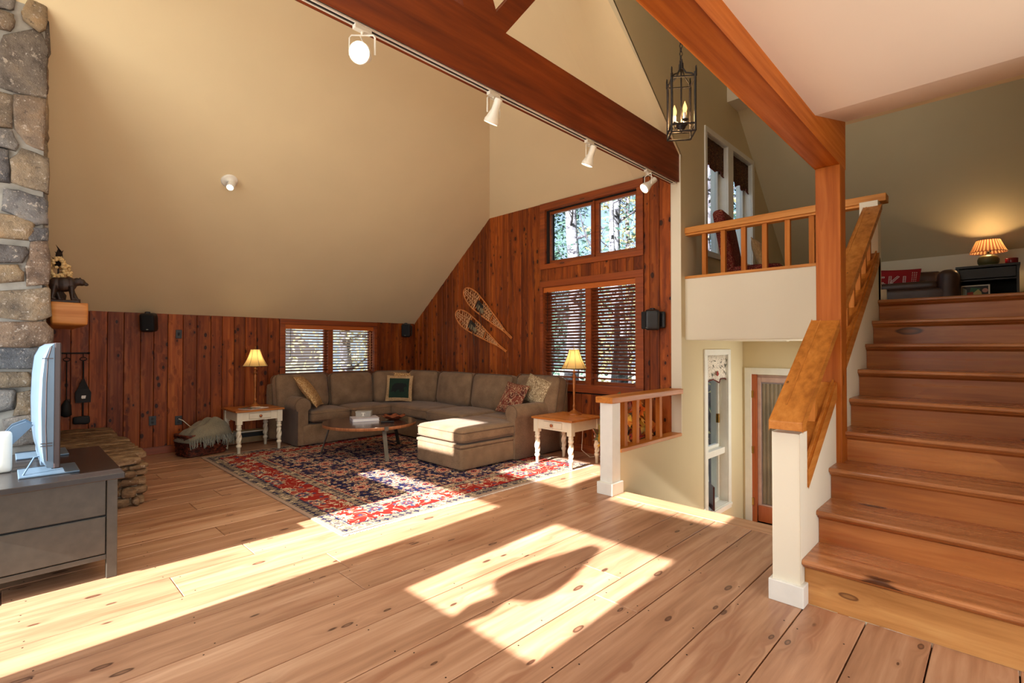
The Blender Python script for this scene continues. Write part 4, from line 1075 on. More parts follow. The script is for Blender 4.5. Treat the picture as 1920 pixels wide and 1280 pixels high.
def end_table(loc, rz, label, group='white end tables beside the sofa'):
    t = thing('end_table', label, 'table', loc, rz, None)
    MB().box(-.31, .31, -.31, .31, .547, .572).build('table_top', M['tabletop'], t, bevel=.007)
    for sx in (-1, 1):
        for sy in (-1, 1): link('leg', LEGM, t, loc=(sx*.255, sy*.255, 0))
    for q in ((-.222, .222, .262, .278), ): MB().box(q[0], q[1], q[2], q[3], .43, .545).build('apron', M['creampaint'], t)
    for sx in (-1, 1): MB().box(sx*.27-.008, sx*.27+.008, -.222, .222, .43, .545).build('apron', M['creampaint'], t)
    m = MB().box(-.222, .222, -.275, -.262, .43, .447).box(-.222, .222, -.275, -.262, .528, .545).box(-.222, -.14, -.275, -.262, .447, .528).box(.14, .222, -.275, -.262, .447, .528)
    m.build('apron', M['creampaint'], t)
    d = MB().chbox(-.137, .137, -.282, -.258, .450, .525, .004, up=(1, -1)).build('drawer', M['creampaint'], t)
    MB().lathe([(.008, 0), (.008, .010), (.018, .016), (.020, .024), (.012, .031), (.0, .032)], n=16, M=Matrix.Translation((0, -.282, .487)) @ Matrix.Rotation(pi/2, 4, 'X')).build('knob', M['copper'], d)
    return t
end_table((2.445, 7.43, 0), 0, 'white twisted-leg end table with drawer between basket and sofa')
end_table((4.82, 3.79, 0), -pi/2, 'white twisted-leg end table standing in sun beside the railing newel')
# ---- buffet lamps
def buffet_lamp(loc, label, rb=.082, rs=.163):
    t = thing('table_lamp', label, 'lamp', loc)
    MB().lathe([(rb, 0), (rb, .008), (rb*.93, .018), (rb*.6, .028), (rb*.42, .042), (.022, .055), (.016, .07), (.019, .09), (.024, .10), (.015, .115), (.012, .14), (.014, .25), (.019, .38), (.021, .44), (.014, .455), (.022, .465), (.026, .475), (.016, .49), (.012, .51), (.028, .525), (.030, .532), (.008, .54)], n=24).build('base', M['lampwood'], t)
    MB().cyl((0, 0, .53), (0, 0, .64), .009).build('socket', M['brass'], t)
    MB().tube([(0, 0, .55), (.05, 0, .57), (.06, 0, .68), (.04, 0, .79), (0, 0, .815)], .0025, 5).tube([(0, 0, .55), (-.05, 0, .57), (-.06, 0, .68), (-.04, 0, .79), (0, 0, .815)], .0025, 5).build('harp', M['brass'], t)
    MB().lathe([(.003, .812), (.008, .822), (.005, .832), (.009, .84), (.002, .85)], n=10).build('finial', M['brass'], t)
    # bell shade: eight gores
    m = MB(); n = 48; K = 10; vs = []; fs = []
    for k in range(K+1):
        f = k/K; r = .062+(rs-.062)*(f**1.75*.72+f*.28); z = .805-.235*f
        for i in range(n): a = 2*pi*i/n; r2 = r*(1-.035*abs(sin(4*a))*f); vs.append((r2*cos(a), r2*sin(a), z))
    for k in range(K):
        for i in range(n): fs.append((k*n+i, k*n+(i+1) % n, (k+1)*n+(i+1) % n, (k+1)*n+i))
    sh = m.add(vs, fs, True).build('lamp_shade', M['shade'], t)
    rb_ = MB()
    for j in range(8): rb_.tube([Vector(vs[k*n+j*6])*1.006 for k in range(K+1)], .0022, 4)
    for k in (0, K): rb_.tube([Vector(vs[k*n+i]) for i in range(n)], .0028, 4, True)
    rb_.build('shade_piping', M['piping'], sh)
    MB().ell((0, 0, .68), (.028, .028, .038)).build('bulb', M['bulb'], t)
    l = light('lamp_light', 'POINT', Vector(loc)+Vector((0, 0, .69)), 7, (1, .72, .40), radius=.03)
    return t
buffet_lamp((2.50, 7.52, .573), 'lit bronze candlestick lamp with bell shade on end table by the basket')
buffet_lamp((5.00, 3.82, .573), 'lit bronze candlestick lamp with bell shade on end table by the railing', .096, .158)
mgz = thing('magazine', 'glossy magazine lying open on the end table nearest the basket', 'magazine', (2.42, 7.33, .573)); mgz.rotation_euler = (0, 0, R(25))
MB().box(-.15, .15, -.11, .11, 0, .006).build('pages', M['paper'], mgz); MB().box(-.15, .02, -.11, .11, .006, .009).build('cover', M['magazine'], mgz)
# lamp cord
tag(MB().tube([(5.05, 3.86, .575), (5.12, 3.82, .55), (5.15, 3.80, .35), (5.10, 3.78, .12), (5.22, 3.74, .02), (5.40, 3.66, .015), (5.46, 3.55, .08), (5.47, 3.5, .25)], .004, 5).build('lamp_cord', M['cord']), 'cream lamp cord hanging beside the end table near the railing', 'cord')

# ---- basket with throw
ba = thing('wicker_basket', 'dark woven wicker basket on floor against the wood wall', 'basket', (1.86, 7.58, 0), R(14))
m = MB(); n = 64
BW, BD, BH = .53, .36, .265
def rrect(t, w, d, r=.04):
    # point on a rounded rectangle by angle parameter
    a = 2*pi*t; c, s_ = cos(a), sin(a); k = 1/((abs(c)/(w/2))**8+(abs(s_)/(d/2))**8)**(1/8); return c*k, s_*k
rows = 14
for r_ in range(rows):
    z = .012+BH*(r_+.5)/rows; pts = []
    for i in range(n):
        x, y = rrect(i/n, BW*(.92+.08*z/BH), BD*(.92+.08*z/BH)); L = hypot(x, y); k = 1+.012/L*(1 if (i+r_) % 2 else -1)*.6
        pts.append((x*k, y*k, z+.004*sin(i*1.7+r_)))
    m.tube(pts, .010, 5, True)
stuff(m.build('weave', M['wicker'], ba))
m = MB(); vs = []; fs = []
for z in (.004, BH): 
    for i in range(n): x, y = rrect(i/n, BW*.90, BD*.90); vs.append((x, y, z))
for i in range(n): fs.append((i, (i+1) % n, n+(i+1) % n, n+i))
fs.append(tuple(range(n))); m.add(vs, fs, True).build('liner', M['wicker'], ba)
m = MB(); m.tube([(*rrect(i/n, BW, BD), BH+.01) for i in range(n)], .014, 6, True).build('rim', M['wicker'], ba)
th = thing('throw_blanket', 'grey fringed throw blanket heaped over the wicker basket', 'blanket', (1.88, 7.58, .295), R(14))
m = MB(); nx, ny = 30, 20; vs = []; fs = []
def thz(u, v):
    e = max(0, 1-abs(u)**3.2)*max(0, 1-abs(v)**3.0); z = -.10 + .30*e**.6*(.75+.35*u) + .02*sin(7*u+3*v)*e + .012*sin(13*v-4*u)*e
    return z
for j in range(ny+1):
    for i in range(nx+1):
        u = 2*i/nx-1; v = 2*j/ny-1; q = 1-.12*(u*v)**2; vs.append((u*.31*q, v*.235*q-.01, thz(u, v)))
for j in range(ny):
    for i in range(nx): a = j*(nx+1)+i; fs.append((a, a+1, a+nx+2, a+nx+1))
bl = m.add(vs, fs, True).build('blanket_cloth', M['throw'], th); bl.modifiers.new('s', 'SOLIDIFY').thickness = .012
m = MB(); rr = random.Random(8)
for k in range(170):
    u = rr.uniform(-1, 1); side = k % 5
    if side < 3: x, y = u*.31, -.245
    else: x, y = .31, u*.22
    z = thz(max(-1, min(1, x/.31)), max(-1, min(1, y/.24)))+rr.uniform(-.0, .07); L = rr.uniform(.06, .10)
    ox, oy = (rr.uniform(-.02, .02), -rr.uniform(.008, .03)) if side < 3 else (rr.uniform(.008, .03), rr.uniform(-.02, .02))
    m.tube([(x, y, z), (x+ox*.6, y+oy*.7, z-L*.4), (x+ox+rr.uniform(-.01, .01), y+oy, z-L)], [.004, .0055, .004], 5)
stuff(m.build('fringe', M['fringe'], th))
# ---- baseboard heater along the wall
bh = thing('baseboard_heater', 'long beige baseboard heater behind the end table near the basket', 'heater', (2.55, 7.9, 0))
MB().prism([(-.085+.07, .02), (.065, .02), (.065, .20), (.02, .20), (-.015, .165)], 0, -.42, .35).build('cover', M['heater'], bh)
MB().box(-.42, .35, -.018, -.012, .170, .182).build('louvre', M['white'], bh); MB().box(-.42, .35, -.02, .0, .10, .16).build('grille', M['rubber'], bh)

# ---- wall speakers
def wall_speaker(loc, rz, label, tw=.35):
    t = thing('wall_speaker', label, 'speaker', loc, rz)
    MB().soft((.045, -.025, 0), (.12, .05, .20), .03, n=8).build('bracket', M['black'], t, bevel=0)
    h = MB().soft((-.01, -.125, .0), (.165, .155, .24), .035, n=10, rot=(R(8), 0, tw)); h.build('cabinet', M['black'], t)
    MB().soft((-.045+.01, -.195, -.008), (.135, .022, .205), .018, n=8, rot=(R(8), 0, tw)).build('grille', M['grille'], t)
    MB().soft((-.02, -.10, .125), (.06, .06, .03), .014, n=6).build('pivot', M['black'], t)
    MB().box(-.052, -.030, -.2105, -.208, -.098, -.090).build('badge', M['steel'], t)
wall_speaker((1.33, 7.965, 1.725), 0, 'black speaker mounted on wood wall under the slope, nearest the chimney', -.55)
wall_speaker((5.30, 7.965, 1.72), R(-30), 'black speaker mounted in the far corner above the sofa', -.2)
wall_speaker((5.475, 2.93, 1.73), R(-90), 'black speaker mounted on wood wall beside the tall blinds', .5)
def plate(loc, rz, label, kind='outlet', w=.07, h=.115):
    t = thing('wall_' + kind, label, kind, loc, rz)
    MB().box(-w/2, w/2, -.008, 0, -h/2, h/2).build('plate', M['black'], t, bevel=.002)
    if kind == 'outlet':
        for dz in (-.024, .024): MB().lathe([(.016, 0), (.016, .003)], n=16, M=Matrix.Translation((0, -.008, dz)) @ Matrix.Rotation(pi/2, 4, 'X')).build('socket', M['rubber'], t)
    else: MB().box(-.012, .012, -.013, -.008, -.022, .022).build('toggle', M['rubber'], t)
plate((1.675, 7.968, 1.585), 0, 'black switch plate high on the wood wall', 'switch')
plate((1.39, 7.968, .445), 0, 'black outlet on wood wall left of basket, behind the hearth', 'outlet', .08, .12)
plate((1.68, 7.968, .42), 0, 'black outlet on wood wall with white plug above the basket', 'outlet', .08, .12)
plate((5.478, 2.95, .42), R(-90), 'black outlet low on wood wall behind the short railing', 'outlet', .08, .12)
tag(MB().tube([(1.68, 7.955, .44), (1.72, 7.93, .42), (1.80, 7.90, .33), (1.86, 7.88, .26)], .006, 5).build('plug_cord', M['cord']), 'white plug cord running from outlet down behind the throw blanket', 'cord')

# ---- fire tools
fs_ = thing('fireplace_tool_rack', 'black iron bar with hooks on the wood wall beside the hearth', 'rack', (.60, 7.95, 1.335))
MB().cyl((-.16, 0, 0), (.135, 0, 0), .009).ell((-.16, 0, 0), (.014, .014, .014)).ell((.14, 0, 0), (.014, .014, .014)).cyl((-.1, 0, 0), (-.1, .02, 0), .008).cyl((.1, 0, 0), (.1, .02, 0), .008).build('bar', M['iron'], fs_)
for x in (-.06, .09): MB().tube([(x, 0, 0), (x, -.02, -.02), (x, -.025, -.045), (x, -.01, -.05)], .004, 5).build('hook', M['iron'], fs_)
po = thing('fireplace_brush', 'black hearth brush hanging from the iron bar, nearest the chimney', 'brush', (.54, 7.925, 1.28))
MB().tube([(.03*cos(t*.5), 0, -.02+.02*sin(t*.5)) for t in range(13)], .005, 5, True).cyl((0, 0, -.04), (0, 0, -.52), .006).build('handle', M['iron'], po)
MB().lathe([(.02, -.70), (.05, -.68), (.045, -.56), (.015, -.50)], n=14).build('bristles', M['rubber'], po)
sh = thing('fireplace_shovel', 'black iron shovel hanging from the bar with a pale sticker', 'shovel', (.69, 7.925, 1.28))
MB().tube([(.03*cos(t*.5), 0, -.015+.02*sin(t*.5)) for t in range(13)], .005, 5, True).cyl((0, 0, -.035), (0, 0, -.70), .008).build('handle', M['iron'], sh)
m = MB(); m.add([(-.008, 0, -.25), (.008, 0, -.25), (.055, .01, -.38), (.075, .01, -.42), (.07, 0, -.54), (-.07, 0, -.54), (-.075, .01, -.42), (-.055, .01, -.38)], [tuple(range(8))])
b_ = m.build('pan', M['iron'], sh); b_.modifiers.new('s', 'SOLIDIFY').thickness = .02
MB().prism([(-.022, -.505), (.018, -.505), (.026, -.455), (-.014, -.455)], 1, -.016, -.013).build('sticker', M['white'], sh)
MB().soft((-.015, -.01, -.75), (.16, .05, .10), .025, n=6, jit=.008).build('brush_head', M['rubber'], sh)

# ================================================================== TELEVISION CORNER
tc = thing('tv_console', 'charcoal painted low console under the television beside the hearth', 'console', (.03, 4.4, 0)); o_ = Vector((-.03, -4.4, 0))
def tp_(name, mb, mat, par=None, **k):
    o = mb.build(name, M[mat], par or tc, **k)
    if par is None: o.location = o_
    return o
tp_('console_top', MB().box(-.46, .535, 3.835, 5.02, .605, .64), 'consoletop', bevel=.005)
for x in (-.44, .455):
    for y in (3.895, 4.95): tp_('leg', MB().box(x, x+.052, y, y+.05, 0, .605), 'console', bevel=.003)
for (z0, z1) in ((.385, .60), (.15, .375)):
    tp_('side_panel', MB().chbox(-.39, .452, 3.903, 3.93, z0, z1, .004, up=(1, -1)), 'console')
    tp_('drawer', MB().chbox(.475, .50, 3.95, 4.43, z0, z1, .004, up=(0, 1)), 'console'); tp_('drawer', MB().chbox(.475, .50, 4.445, 4.94, z0, z1, .004, up=(0, 1)), 'console')
tp_('rail', MB().box(-.39, .455, 3.905, 3.94, .115, .145), 'console', bevel=.002); tp_('carcass', MB().box(-.43, .47, 3.935, 4.99, .12, .60), 'consoletop')
for y in (4.19, 4.69):
    for z in (.26, .49): tp_('knob', MB().lathe([(.006, 0), (.006, .012), (.014, .02), (.012, .028), (0, .03)], n=12, M=Matrix.Translation((.50, y, z)) @ Matrix.Rotation(pi/2, 4, 'Y')), 'iron')
tv = thing('television', 'flat television seen from its side on the charcoal console, back lit by sun', 'television', (.172, 4.55, .64)); 
TY0, TY1 = -.57, .57
MB().box(.045, .075, TY0, TY1, .05, .79).build('bezel', M['tvdark'], tv, bevel=.006)
MB().box(.0755, .0765, TY0+.03, TY1-.03, .09, .76).build('screen', M['screen'], tv)
# bulging back shell
m = MB(); prof = [(.045, .055), (-.0, .06), (-.035, .10), (-.052, .20), (-.060, .40), (-.052, .58), (-.035, .70), (.005, .765), (.045, .785)]
vs = []; fs = []; ys = [TY0+.004, TY0+.012, TY0+.05, 0, TY1-.05, TY1-.012, TY1-.004]; sc = [.78, .95, 1, 1, 1, .95, .78]
for y, k in zip(ys, sc):
    for x, z in prof: vs.append((.045+(x-.045)*.66*k, y, z))
n = len(prof)
for i in range(len(ys)-1):
    for j in range(n-1): fs.append((i*n+j, i*n+j+1, (i+1)*n+j+1, (i+1)*n+j))
m.add(vs, fs, True); m.add(vs[:n], [tuple(range(n))]); m.add(vs[-n:], [tuple(range(n))]); m.build('back_shell', M['silver'], tv)
MB().box(-.008, .04, TY0-.002, TY0+.003, .695, .70).tube([(x*.5+.022, TY0+.001, z) for x, z in [(.02, .77), (-.01, .70), (-.02, .55), (-.022, .3), (-.01, .1)]], .003, 4).box(-.012, .04, TY0-.001, TY0+.003, .20, .205).box(-.012, .04, TY0-.001, TY0+.003, .185, .19).build('seam', M['tvdark'], tv)
MB().prism([(-.30, .012), (-.24, .012), (-.03, .26), (-.06, .285), (-.12, .26)], 1, -.08, -.06).prism([(-.30, .012), (-.24, .012), (-.03, .26), (-.06, .285), (-.12, .26)], 1, .06, .08).build('stand_brace', M['silver'], tv, bevel=.003)
for y_ in (-.50, .20): MB().box(-.10, .17, y_, y_+.30, 0, .012).build('foot', M['silver'], tv, bevel=.004)
MB().tube([(-.08, -.45, .01), (-.03, -.38, .10), (.03, -.38, .11), (.05, -.38, .08)], .005, 5).box(.0, .04, -.35, .35, .04, .08).build('foot_bracket', M['silver'], tv)
wb_ = thing('white_router_box', 'white rounded box standing on the console left of the television', 'box', (-.03, 4.35, .64))
MB().soft((-.02, 0, .125), (.20, .06, .25), .022, n=10).build('shell', M['white'], wb_)

# ================================================================== MANTEL ORNAMENTS
m = MB()
def E_(c, r, rot=(0, 0, 0)): m.ell(c, r, Matrix.Identity(4) if rot == (0, 0, 0) else Matrix.Translation(c) @ Euler(rot).to_matrix().to_4x4() @ Matrix.Translation(-Vector(c)), n=16, m=10)
# bear walking along +x (head to the right), feet on the mantel top
E_((0, 0, .112), (.078, .046, .052)); E_((-.055, 0, .110), (.048, .044, .050)); E_((.045, 0, .118), (.046, .042, .048)); E_((.035, 0, .140), (.035, .03, .03))
E_((.092, 0, .136), (.034, .028, .028), (0, R(10), 0)); E_((.122, 0, .134), (.030, .026, .025)); E_((.150, 0, .124), (.022, .014, .013), (0, R(12), 0)); E_((.164, 0, .121), (.008, .009, .008))
for y in (-.017, .017): E_((.112, y, .158), (.009, .005, .010))
for (x, y, lx) in ((.052, -.024, .060), (.040, .026, .085), (-.062, -.026, -.075), (-.055, .026, -.03)):
    m.tube([(x, y, .10), ((x+lx)/2, y, .055), (lx, y, .018), (lx+.006, y, .006)], [.026, .019, .015, .016], 10); E_((lx+.012, y, .009), (.020, .013, .010))
E_((-.103, 0, .118), (.009, .008, .012))
bear = thing('carved_bear', 'carved dark brown walking bear figurine on the log mantel', 'figurine', (.40, 6.28, 1.818), R(-6)); bear.scale = (1.04, 1.2, 1.34)
bo = m.build('bear_body', M['bearbrown'], bear); bo.location.z = .018
rm = bo.modifiers.new('r', 'REMESH'); rm.mode = 'VOXEL'; rm.voxel_size = .0045; rm.use_smooth_shade = True
MB().soft((-.005, 0, .010), (.24, .10, .022), .008, n=8, jit=.004).build('carved_base', M['bearbrown'], bear)
bv = thing('berry_arrangement', 'cream berry cluster with dark leaves behind the mantel bear', 'arrangement', (.375, 6.52, 1.82)); bv.scale = (1.25, 1.25, 1.12)
m = MB(); rr = random.Random(12)
for k in range(230):
    t = rr.random(); r_ = .085*(sin(pi*min(1, t*.9+.12)))**.7; a = rr.uniform(0, 2*pi); q = rr.uniform(.72, 1)
    m.ell((r_*cos(a)*q, r_*sin(a)*q, (.15+.26*t)), (.0135, .0135, .0145), n=8, m=5)
stuff(m.build('berries', M['berry'], bv))
MB().tube([(0, 0, .06), (.0, 0, .32)], .006, 5).build('stem', M['darkleaf'], bv)
MB().lathe([(.03, 0), (.045, .03), (.05, .08), (.03, .115), (.035, .12)], n=18).build('vase', M['darkleaf'], bv)
LF = MB().add([(0, 0, 0), (.018, .004, .05), (0, -.004, .12), (-.018, .004, .05)], [(0, 1, 2), (0, 2, 3)]).mesh('leaf', M['darkleaf'])
for k in range(12):
    a = rr.uniform(.2, pi-.2); l_ = link('leaf', LF, bv, loc=(.03*cos(a), .03*sin(a), rr.uniform(.30, .42)), rot=(rr.uniform(.3, .9), 0, a-pi/2))

# ================================================================== BLINDS
def blind(name, label, ax, plane, a0, a1, ztop, zbot, pitch, mat, hmat, tilt):
    c = (a0+a1)/2; t = thing(name, label, 'blinds', (plane, c, zbot) if ax == 0 else (c, plane, zbot)); w = (a1-a0)
    def B(u0, u1, d0, d1, z0, z1, m=None):
        m = m or MB(); return m.box(d0, d1, u0, u1, z0, z1) if ax == 0 else m.box(u0, u1, d0, d1, z0, z1)
    H = ztop-zbot
    B(-w/2-.01, w/2+.01, -.035, -.018, H-.07, H).build('valance', M[hmat], t, bevel=.003)
    B(-w/2, w/2, -.012, .03, H-.045, H-.005).build('headrail', M[hmat], t)
    n = int((H-.09)/pitch); hw = w/2-.004
    T = Matrix.Rotation(tilt, 4, 'Y') if ax == 0 else Matrix.Rotation(-tilt, 4, 'X')
    m_ = MB()
    if ax == 0: m_.chbox(-.024, .024, -hw, hw, -.002, .002, .001, M=T)
    else: m_.chbox(-hw, hw, -.024, .024, -.0015, .0015, .0008, M=T)
    SM = m_.mesh('slat', M[mat])
    for k in range(n):
        z = H-.09-pitch*k; link('slat', SM, t, loc=(.012, 0, z) if ax == 0 else (0, .012, z))
    B(-hw, hw, -.010, .034, .0, .022).build('bottom_rail', M[mat], t, bevel=.002)
    m = MB()
    for f in (-.86, -.30, .30, .86):
        for d in (-.014, .037): B(f*hw-.0015, f*hw+.0015, d, d+.0012, .02, H-.05, m)
    m.build('ladder_cord', M['slat'], t)
    m = MB(); u = -hw*.9 if ax == 1 else hw*.9
    pts = [(-.04, u, H-.06), (-.042, u, H*.5)] if ax == 0 else [(u, -.04, H-.06), (u, -.042, H*.35)]
    m.tube(pts, .004, 5).build('wand', M['iron'], t)
    return t
blind('wooden_blinds', 'tall brown wooden blinds in the gable window beside the snowshoes', 0, GX+.035, 3.235, 4.735, 2.262, .985, .0425, 'slat', 'headrail', R(32))
bl2 = blind('wooden_blinds', 'low brown wooden blinds in window behind the sofa', 1, YL+.035, 3.085, 4.615, 1.765, .96, .0455, 'slat_x', 'headrail_x', R(28))
m = MB()
for k in range(3): m.tube([(.70+.004*cos(j*.9+k*2), -.03+.004*sin(j*.9+k*2), .72-.02*j) for j in range(34)], .003, 4)
m.build('lift_cord', M['rawhide'], bl2)

# ================================================================== SNOWSHOES
def snowshoe(toe, tail, label, dz=0):
    toe = Vector((GX-.045, toe[0], toe[1])); tail = Vector((GX-.045, tail[0], tail[1])); d = tail-toe; L = d.length
    t = thing('snowshoe', label, 'snowshoe', toe); 
    # local frame: x out of wall, z' along d
    a = d.normalized(); xo = Vector((-1, 0, 0)); b = a.cross(xo).normalized()
    def P(u, v, h=0): return a*u + b*v + xo*h     # u along, v across, h off the wall
    def half(u):    # half width of the frame at distance u from the toe
        s = u/L
        if s < .22: return .135*sqrt(max(0, 1-((.22-s)/.22)**2))
        if s < .86: q = (s-.22)/.64; return .135*(1-q**1.35)+.012*q
        return .010
    N_ = 30; pts = []
    us = [0, .004, .012, .03, .06, .10, .15, .2, .26, .33, .40, .5, .6, .7, .8, .9, 1.0, 1.1, 1.2]; us = [u for u in us if u < L*.86]+[L*.88, L*.94, L]
    pts = [P(u, half(u)) for u in us]; pts2 = [P(u, -half(u)) for u in us]
    MB().tube(list(reversed(pts2))+pts[1:], .0105, 7).build('frame', M['ash'], t)
    for u in (.30*L, .60*L): MB().tube([P(u, -half(u)), P(u, half(u))], .009, 6).build('crossbar', M['ash'], t)
    m = MB()
    def seg(u0, v0, u1, v1):
        h0, h1 = half(u0), half(u1); m.tube([P(u0, max(-h0, min(h0, v0)), .004), P(u1, max(-h1, min(h1, v1)), .004)], .0032, 4)
    for (u0, u1, st) in ((.02, .28*L, .060), (.38*L, .58*L, .055), (.62*L, .84*L, .066)):
        u = u0
        while u < u1:
            h = half(u); seg(u, -h, min(u1, u+h*1.1), h*.9); seg(u, h, min(u1, u+h*1.1), -h*.9); u += st
        for f in (-.5, 0, .5): seg(u0, half(u0)*f, u1, half(u1)*f)
        u = u0+st
        while u < u1: seg(u, -half(u), u, half(u)); u += st*1.6
    m.build('lacing', M['rawhide'], t)
    # bindings
    MB().add([P(.30*L, -.07, .012), P(.30*L, .07, .012), P(.42*L, .06, .018), P(.42*L, -.06, .018), P(.31*L, -.055, .03), P(.31*L, .055, .03), P(.40*L, .045, .04), P(.40*L, -.045, .04)], [(3, 2, 1, 0), (4, 5, 6, 7), (0, 1, 5, 4), (1, 2, 6, 5), (2, 3, 7, 6), (3, 0, 4, 7)]).build('binding', M['blackleather'], t)
    MB().add([P(.34*L, -.03, .045), P(.335*L, .05, .045), P(.46*L, .055, .03), P(.47*L, .0, .03)], [(0, 1, 2, 3)]).build('canvas_strap', M['canvas'], t).modifiers.new('s', 'SOLIDIFY').thickness = .008
    MB().tube([P(.40*L, .01, .03), P(.40*L, .01, .035)+Vector((0, 0, -.10)), P(.40*L, .0, .03)+Vector((0, -.02, -.30))], [.014, .010, .007], 6, flat=.4).tube([P(.33*L, -.08, .02), P(.35*L, -.03, .045), P(.36*L, .05, .04), P(.38*L, .09, .02)], .010, 6, flat=.5).build('strap', M['blackleather'], t)
snowshoe((6.46, 2.37), (5.34, 1.545), 'wooden snowshoe on the wall, the upper one of the crossing pair')
snowshoe((6.68, 2.00), (5.45, 1.34), 'wooden snowshoe on the wall, the lower one of the crossing pair')

# ================================================================== TRACK LIGHTS
tk = thing('light_track', 'white lighting track along the underside of the dark timber truss', 'track', (3, 2.715, 3.31)); 
MB().box(-4.1, 2.46, -.022, -.012, 0, .014).box(-4.1, 2.46, .012, .022, 0, .014).box(-4.1, 2.46, -.022, .022, .009, .015).build('rail', M['white'], tk)
MB().box(-4.1, 2.46, -.011, .011, .004, .009).build('slot', M['rubber'], tk); MB().box(2.44, 2.475, -.026, .026, -.004, .015).build('end_cap', M['white'], tk)
def track_head(x, az, el, label, lit, bell=True, r=.058):
    """az, el: aim direction of the lamp"""
    t = thing('track_spotlight', label, 'spotlight', (x, 2.715, 3.31))
    MB().box(-.055, .055, -.018, .018, -.026, 0).build('adapter', M['white'], t, bevel=.003)
    MB().cyl((0, 0, -.026), (0, 0, -.045), .008).build('swivel', M['white'], t)
    Rz_ = Matrix.Rotation(az, 4, 'Z'); d = Vector((cos(az)*cos(el), sin(az)*cos(el), sin(el))); w = r+.014
    yk = [Rz_ @ Vector(p) for p in ((0, -w, -.165), (0, -w, -.06), (0, -w*.85, -.045), (0, w*.85, -.045), (0, w, -.06), (0, w, -.165))]
    MB().tube(yk, .006, 6, flat=.6).build('yoke', M['white'], t)
    c = Vector((0, 0, -.16)); Q = Matrix.Translation(c) @ d.to_track_quat('Z', 'Y').to_matrix().to_4x4()
    b = MB().lathe([(.0, -.115), (.028, -.115), (.030, -.105), (.030, -.03), (.034, -.02), (r*.9, .03), (r, .04), (r, .062), (r*.96, .064)], n=28, M=Q, cap=False).build('lamp_head', M['white'], t)
    MB().lathe([(r*.90, .056), (.0, .060)], n=28, M=Q, cap=False).build('lens', M['bulb_spot'] if lit else M['pot'], t)
    MB().tube([Q @ Vector((0, .01, -.11)), Q @ Vector((.0, .05, -.10)), Vector((.0, .03, -.03)), Vector((.01, .0, -.028))], .004, 5).build('cord', M['white'], t)
    if lit:
        p = Vector((x, 2.715, 3.31)) + c + d*.08
        light('track_lamp_light', 'SPOT', p, lit, (1, .80, .55), target=p+d, spot=R(75), blend=.8, radius=.04)
track_head(1.49, R(225), R(-22), 'lit white track spotlight glowing towards the viewer, first on the truss', 25, r=.062)
track_head(2.57, R(95), R(-62), 'white track spotlight aimed downward at mid truss, second along the track', 60, r=.055)
track_head(3.79, R(100), R(-66), 'white track spotlight aimed downward, third along the track', 60, r=.055)
track_head(4.86, R(150), R(-40), 'white track spotlight turned sideways near the end of the truss', 30, r=.055)
# monopoint on the slope
cs = thing('ceiling_spotlight', 'lit white spotlight mounted alone on the sloping ceiling', 'spotlight', (1.765, 6.16, zl(6.16)))
nrm = Vector((0, -.779, -1)).normalized(); Q = nrm.to_track_quat('Z', 'Y').to_matrix().to_4x4()
MB().lathe([(.086, 0), (.086, .006), (.07, .018), (.012, .018), (.010, .055)], n=28, M=Q).build('canopy', M['white'], cs)
d = Vector((-.35, -.62, -.62)).normalized(); c = nrm*.085; Q2 = Matrix.Translation(c) @ d.to_track_quat('Z', 'Y').to_matrix().to_4x4()
MB().lathe([(0, -.08), (.036, -.08), (.038, -.07), (.038, .05), (.034, .051)], n=24, M=Q2, cap=False).build('lamp_head', M['white'], cs)
MB().lathe([(.034, .042), (0, .046)], n=24, M=Q2, cap=False).build('lens', M['bulb_spot'], cs)
MB().tube([nrm*.02, nrm*.05, c+Vector((.035, 0, 0))], .008, 6).build('arm', M['white'], cs)
p = Vector(cs.location)+c+d*.07; light('ceiling_spot_light', 'SPOT', p, 40, (1, .78, .5), target=p+d, spot=R(80), blend=.8, radius=.03)

# ================================================================== LANTERN
lt = thing('hanging_lantern', 'black iron cage lantern with three lit candle bulbs hanging on a chain', 'lantern', (3.54, 1.70, 2.985), R(37))
w = .083; hb, hm, ht = 0, .085, .40
def bar(m, a, b, r=.0058): 
    return m.tube([Vector(a)+(Vector(b)-Vector(a))*k/4+Vector((rr.uniform(-.001, .001),)*3) for k in range(5)], r, 6)
cs4 = [(-w, -w), (w, -w), (w, w), (-w, w)]
for (x, y) in cs4: bar(MB(), (x, y, hb), (x, y, ht+.03), .009).build('corner_bar', M['bronze'], lt)
for i in range(4):
    a = cs4[i]; b = cs4[(i+1) % 4]
    for z in (hb, .055, ht): bar(MB(), (*a, z), (*b, z), .0068).build('cross_bar', M['bronze'], lt)
m = MB()
for (x, y) in cs4: m.tube([(x, y, ht), (x*.75, y*.75, ht+.03), (x*.35, y*.35, ht+.055), (x*.12, y*.12, ht+.10), (x*.10, y*.10, ht+.14)], .0065, 6)
m.tube([(.02, 0, ht+.09), (.024, 0, ht+.17)], .006, 6).tube([(-.02, 0, ht+.09), (-.022, 0, ht+.16)], .006, 6).build('crown', M['bronze'], lt)
for (x, y) in cs4:
    m = MB()
    for k in range(5): m.add([(x, y, ht-.01+.012*k), (x*1.10, y*1.10, ht+.012*k), (x*1.06, y*1.06, ht+.028+.012*k), (x, y, ht+.02+.012*k)], [(0, 1, 2, 3)])
    b_ = m.build('leaf', M['bronze'], lt); b_.modifiers.new('s', 'SOLIDIFY').thickness = .006
m = MB().cyl((0, 0, .045), (0, 0, ht+.10), .006).lathe([(0, .02), (.012, .028), (.008, .036), (.028, .052), (.034, .07), (.034, .082), (.012, .09)], n=18)
m.build('centre_stem', M['bronze'], lt)
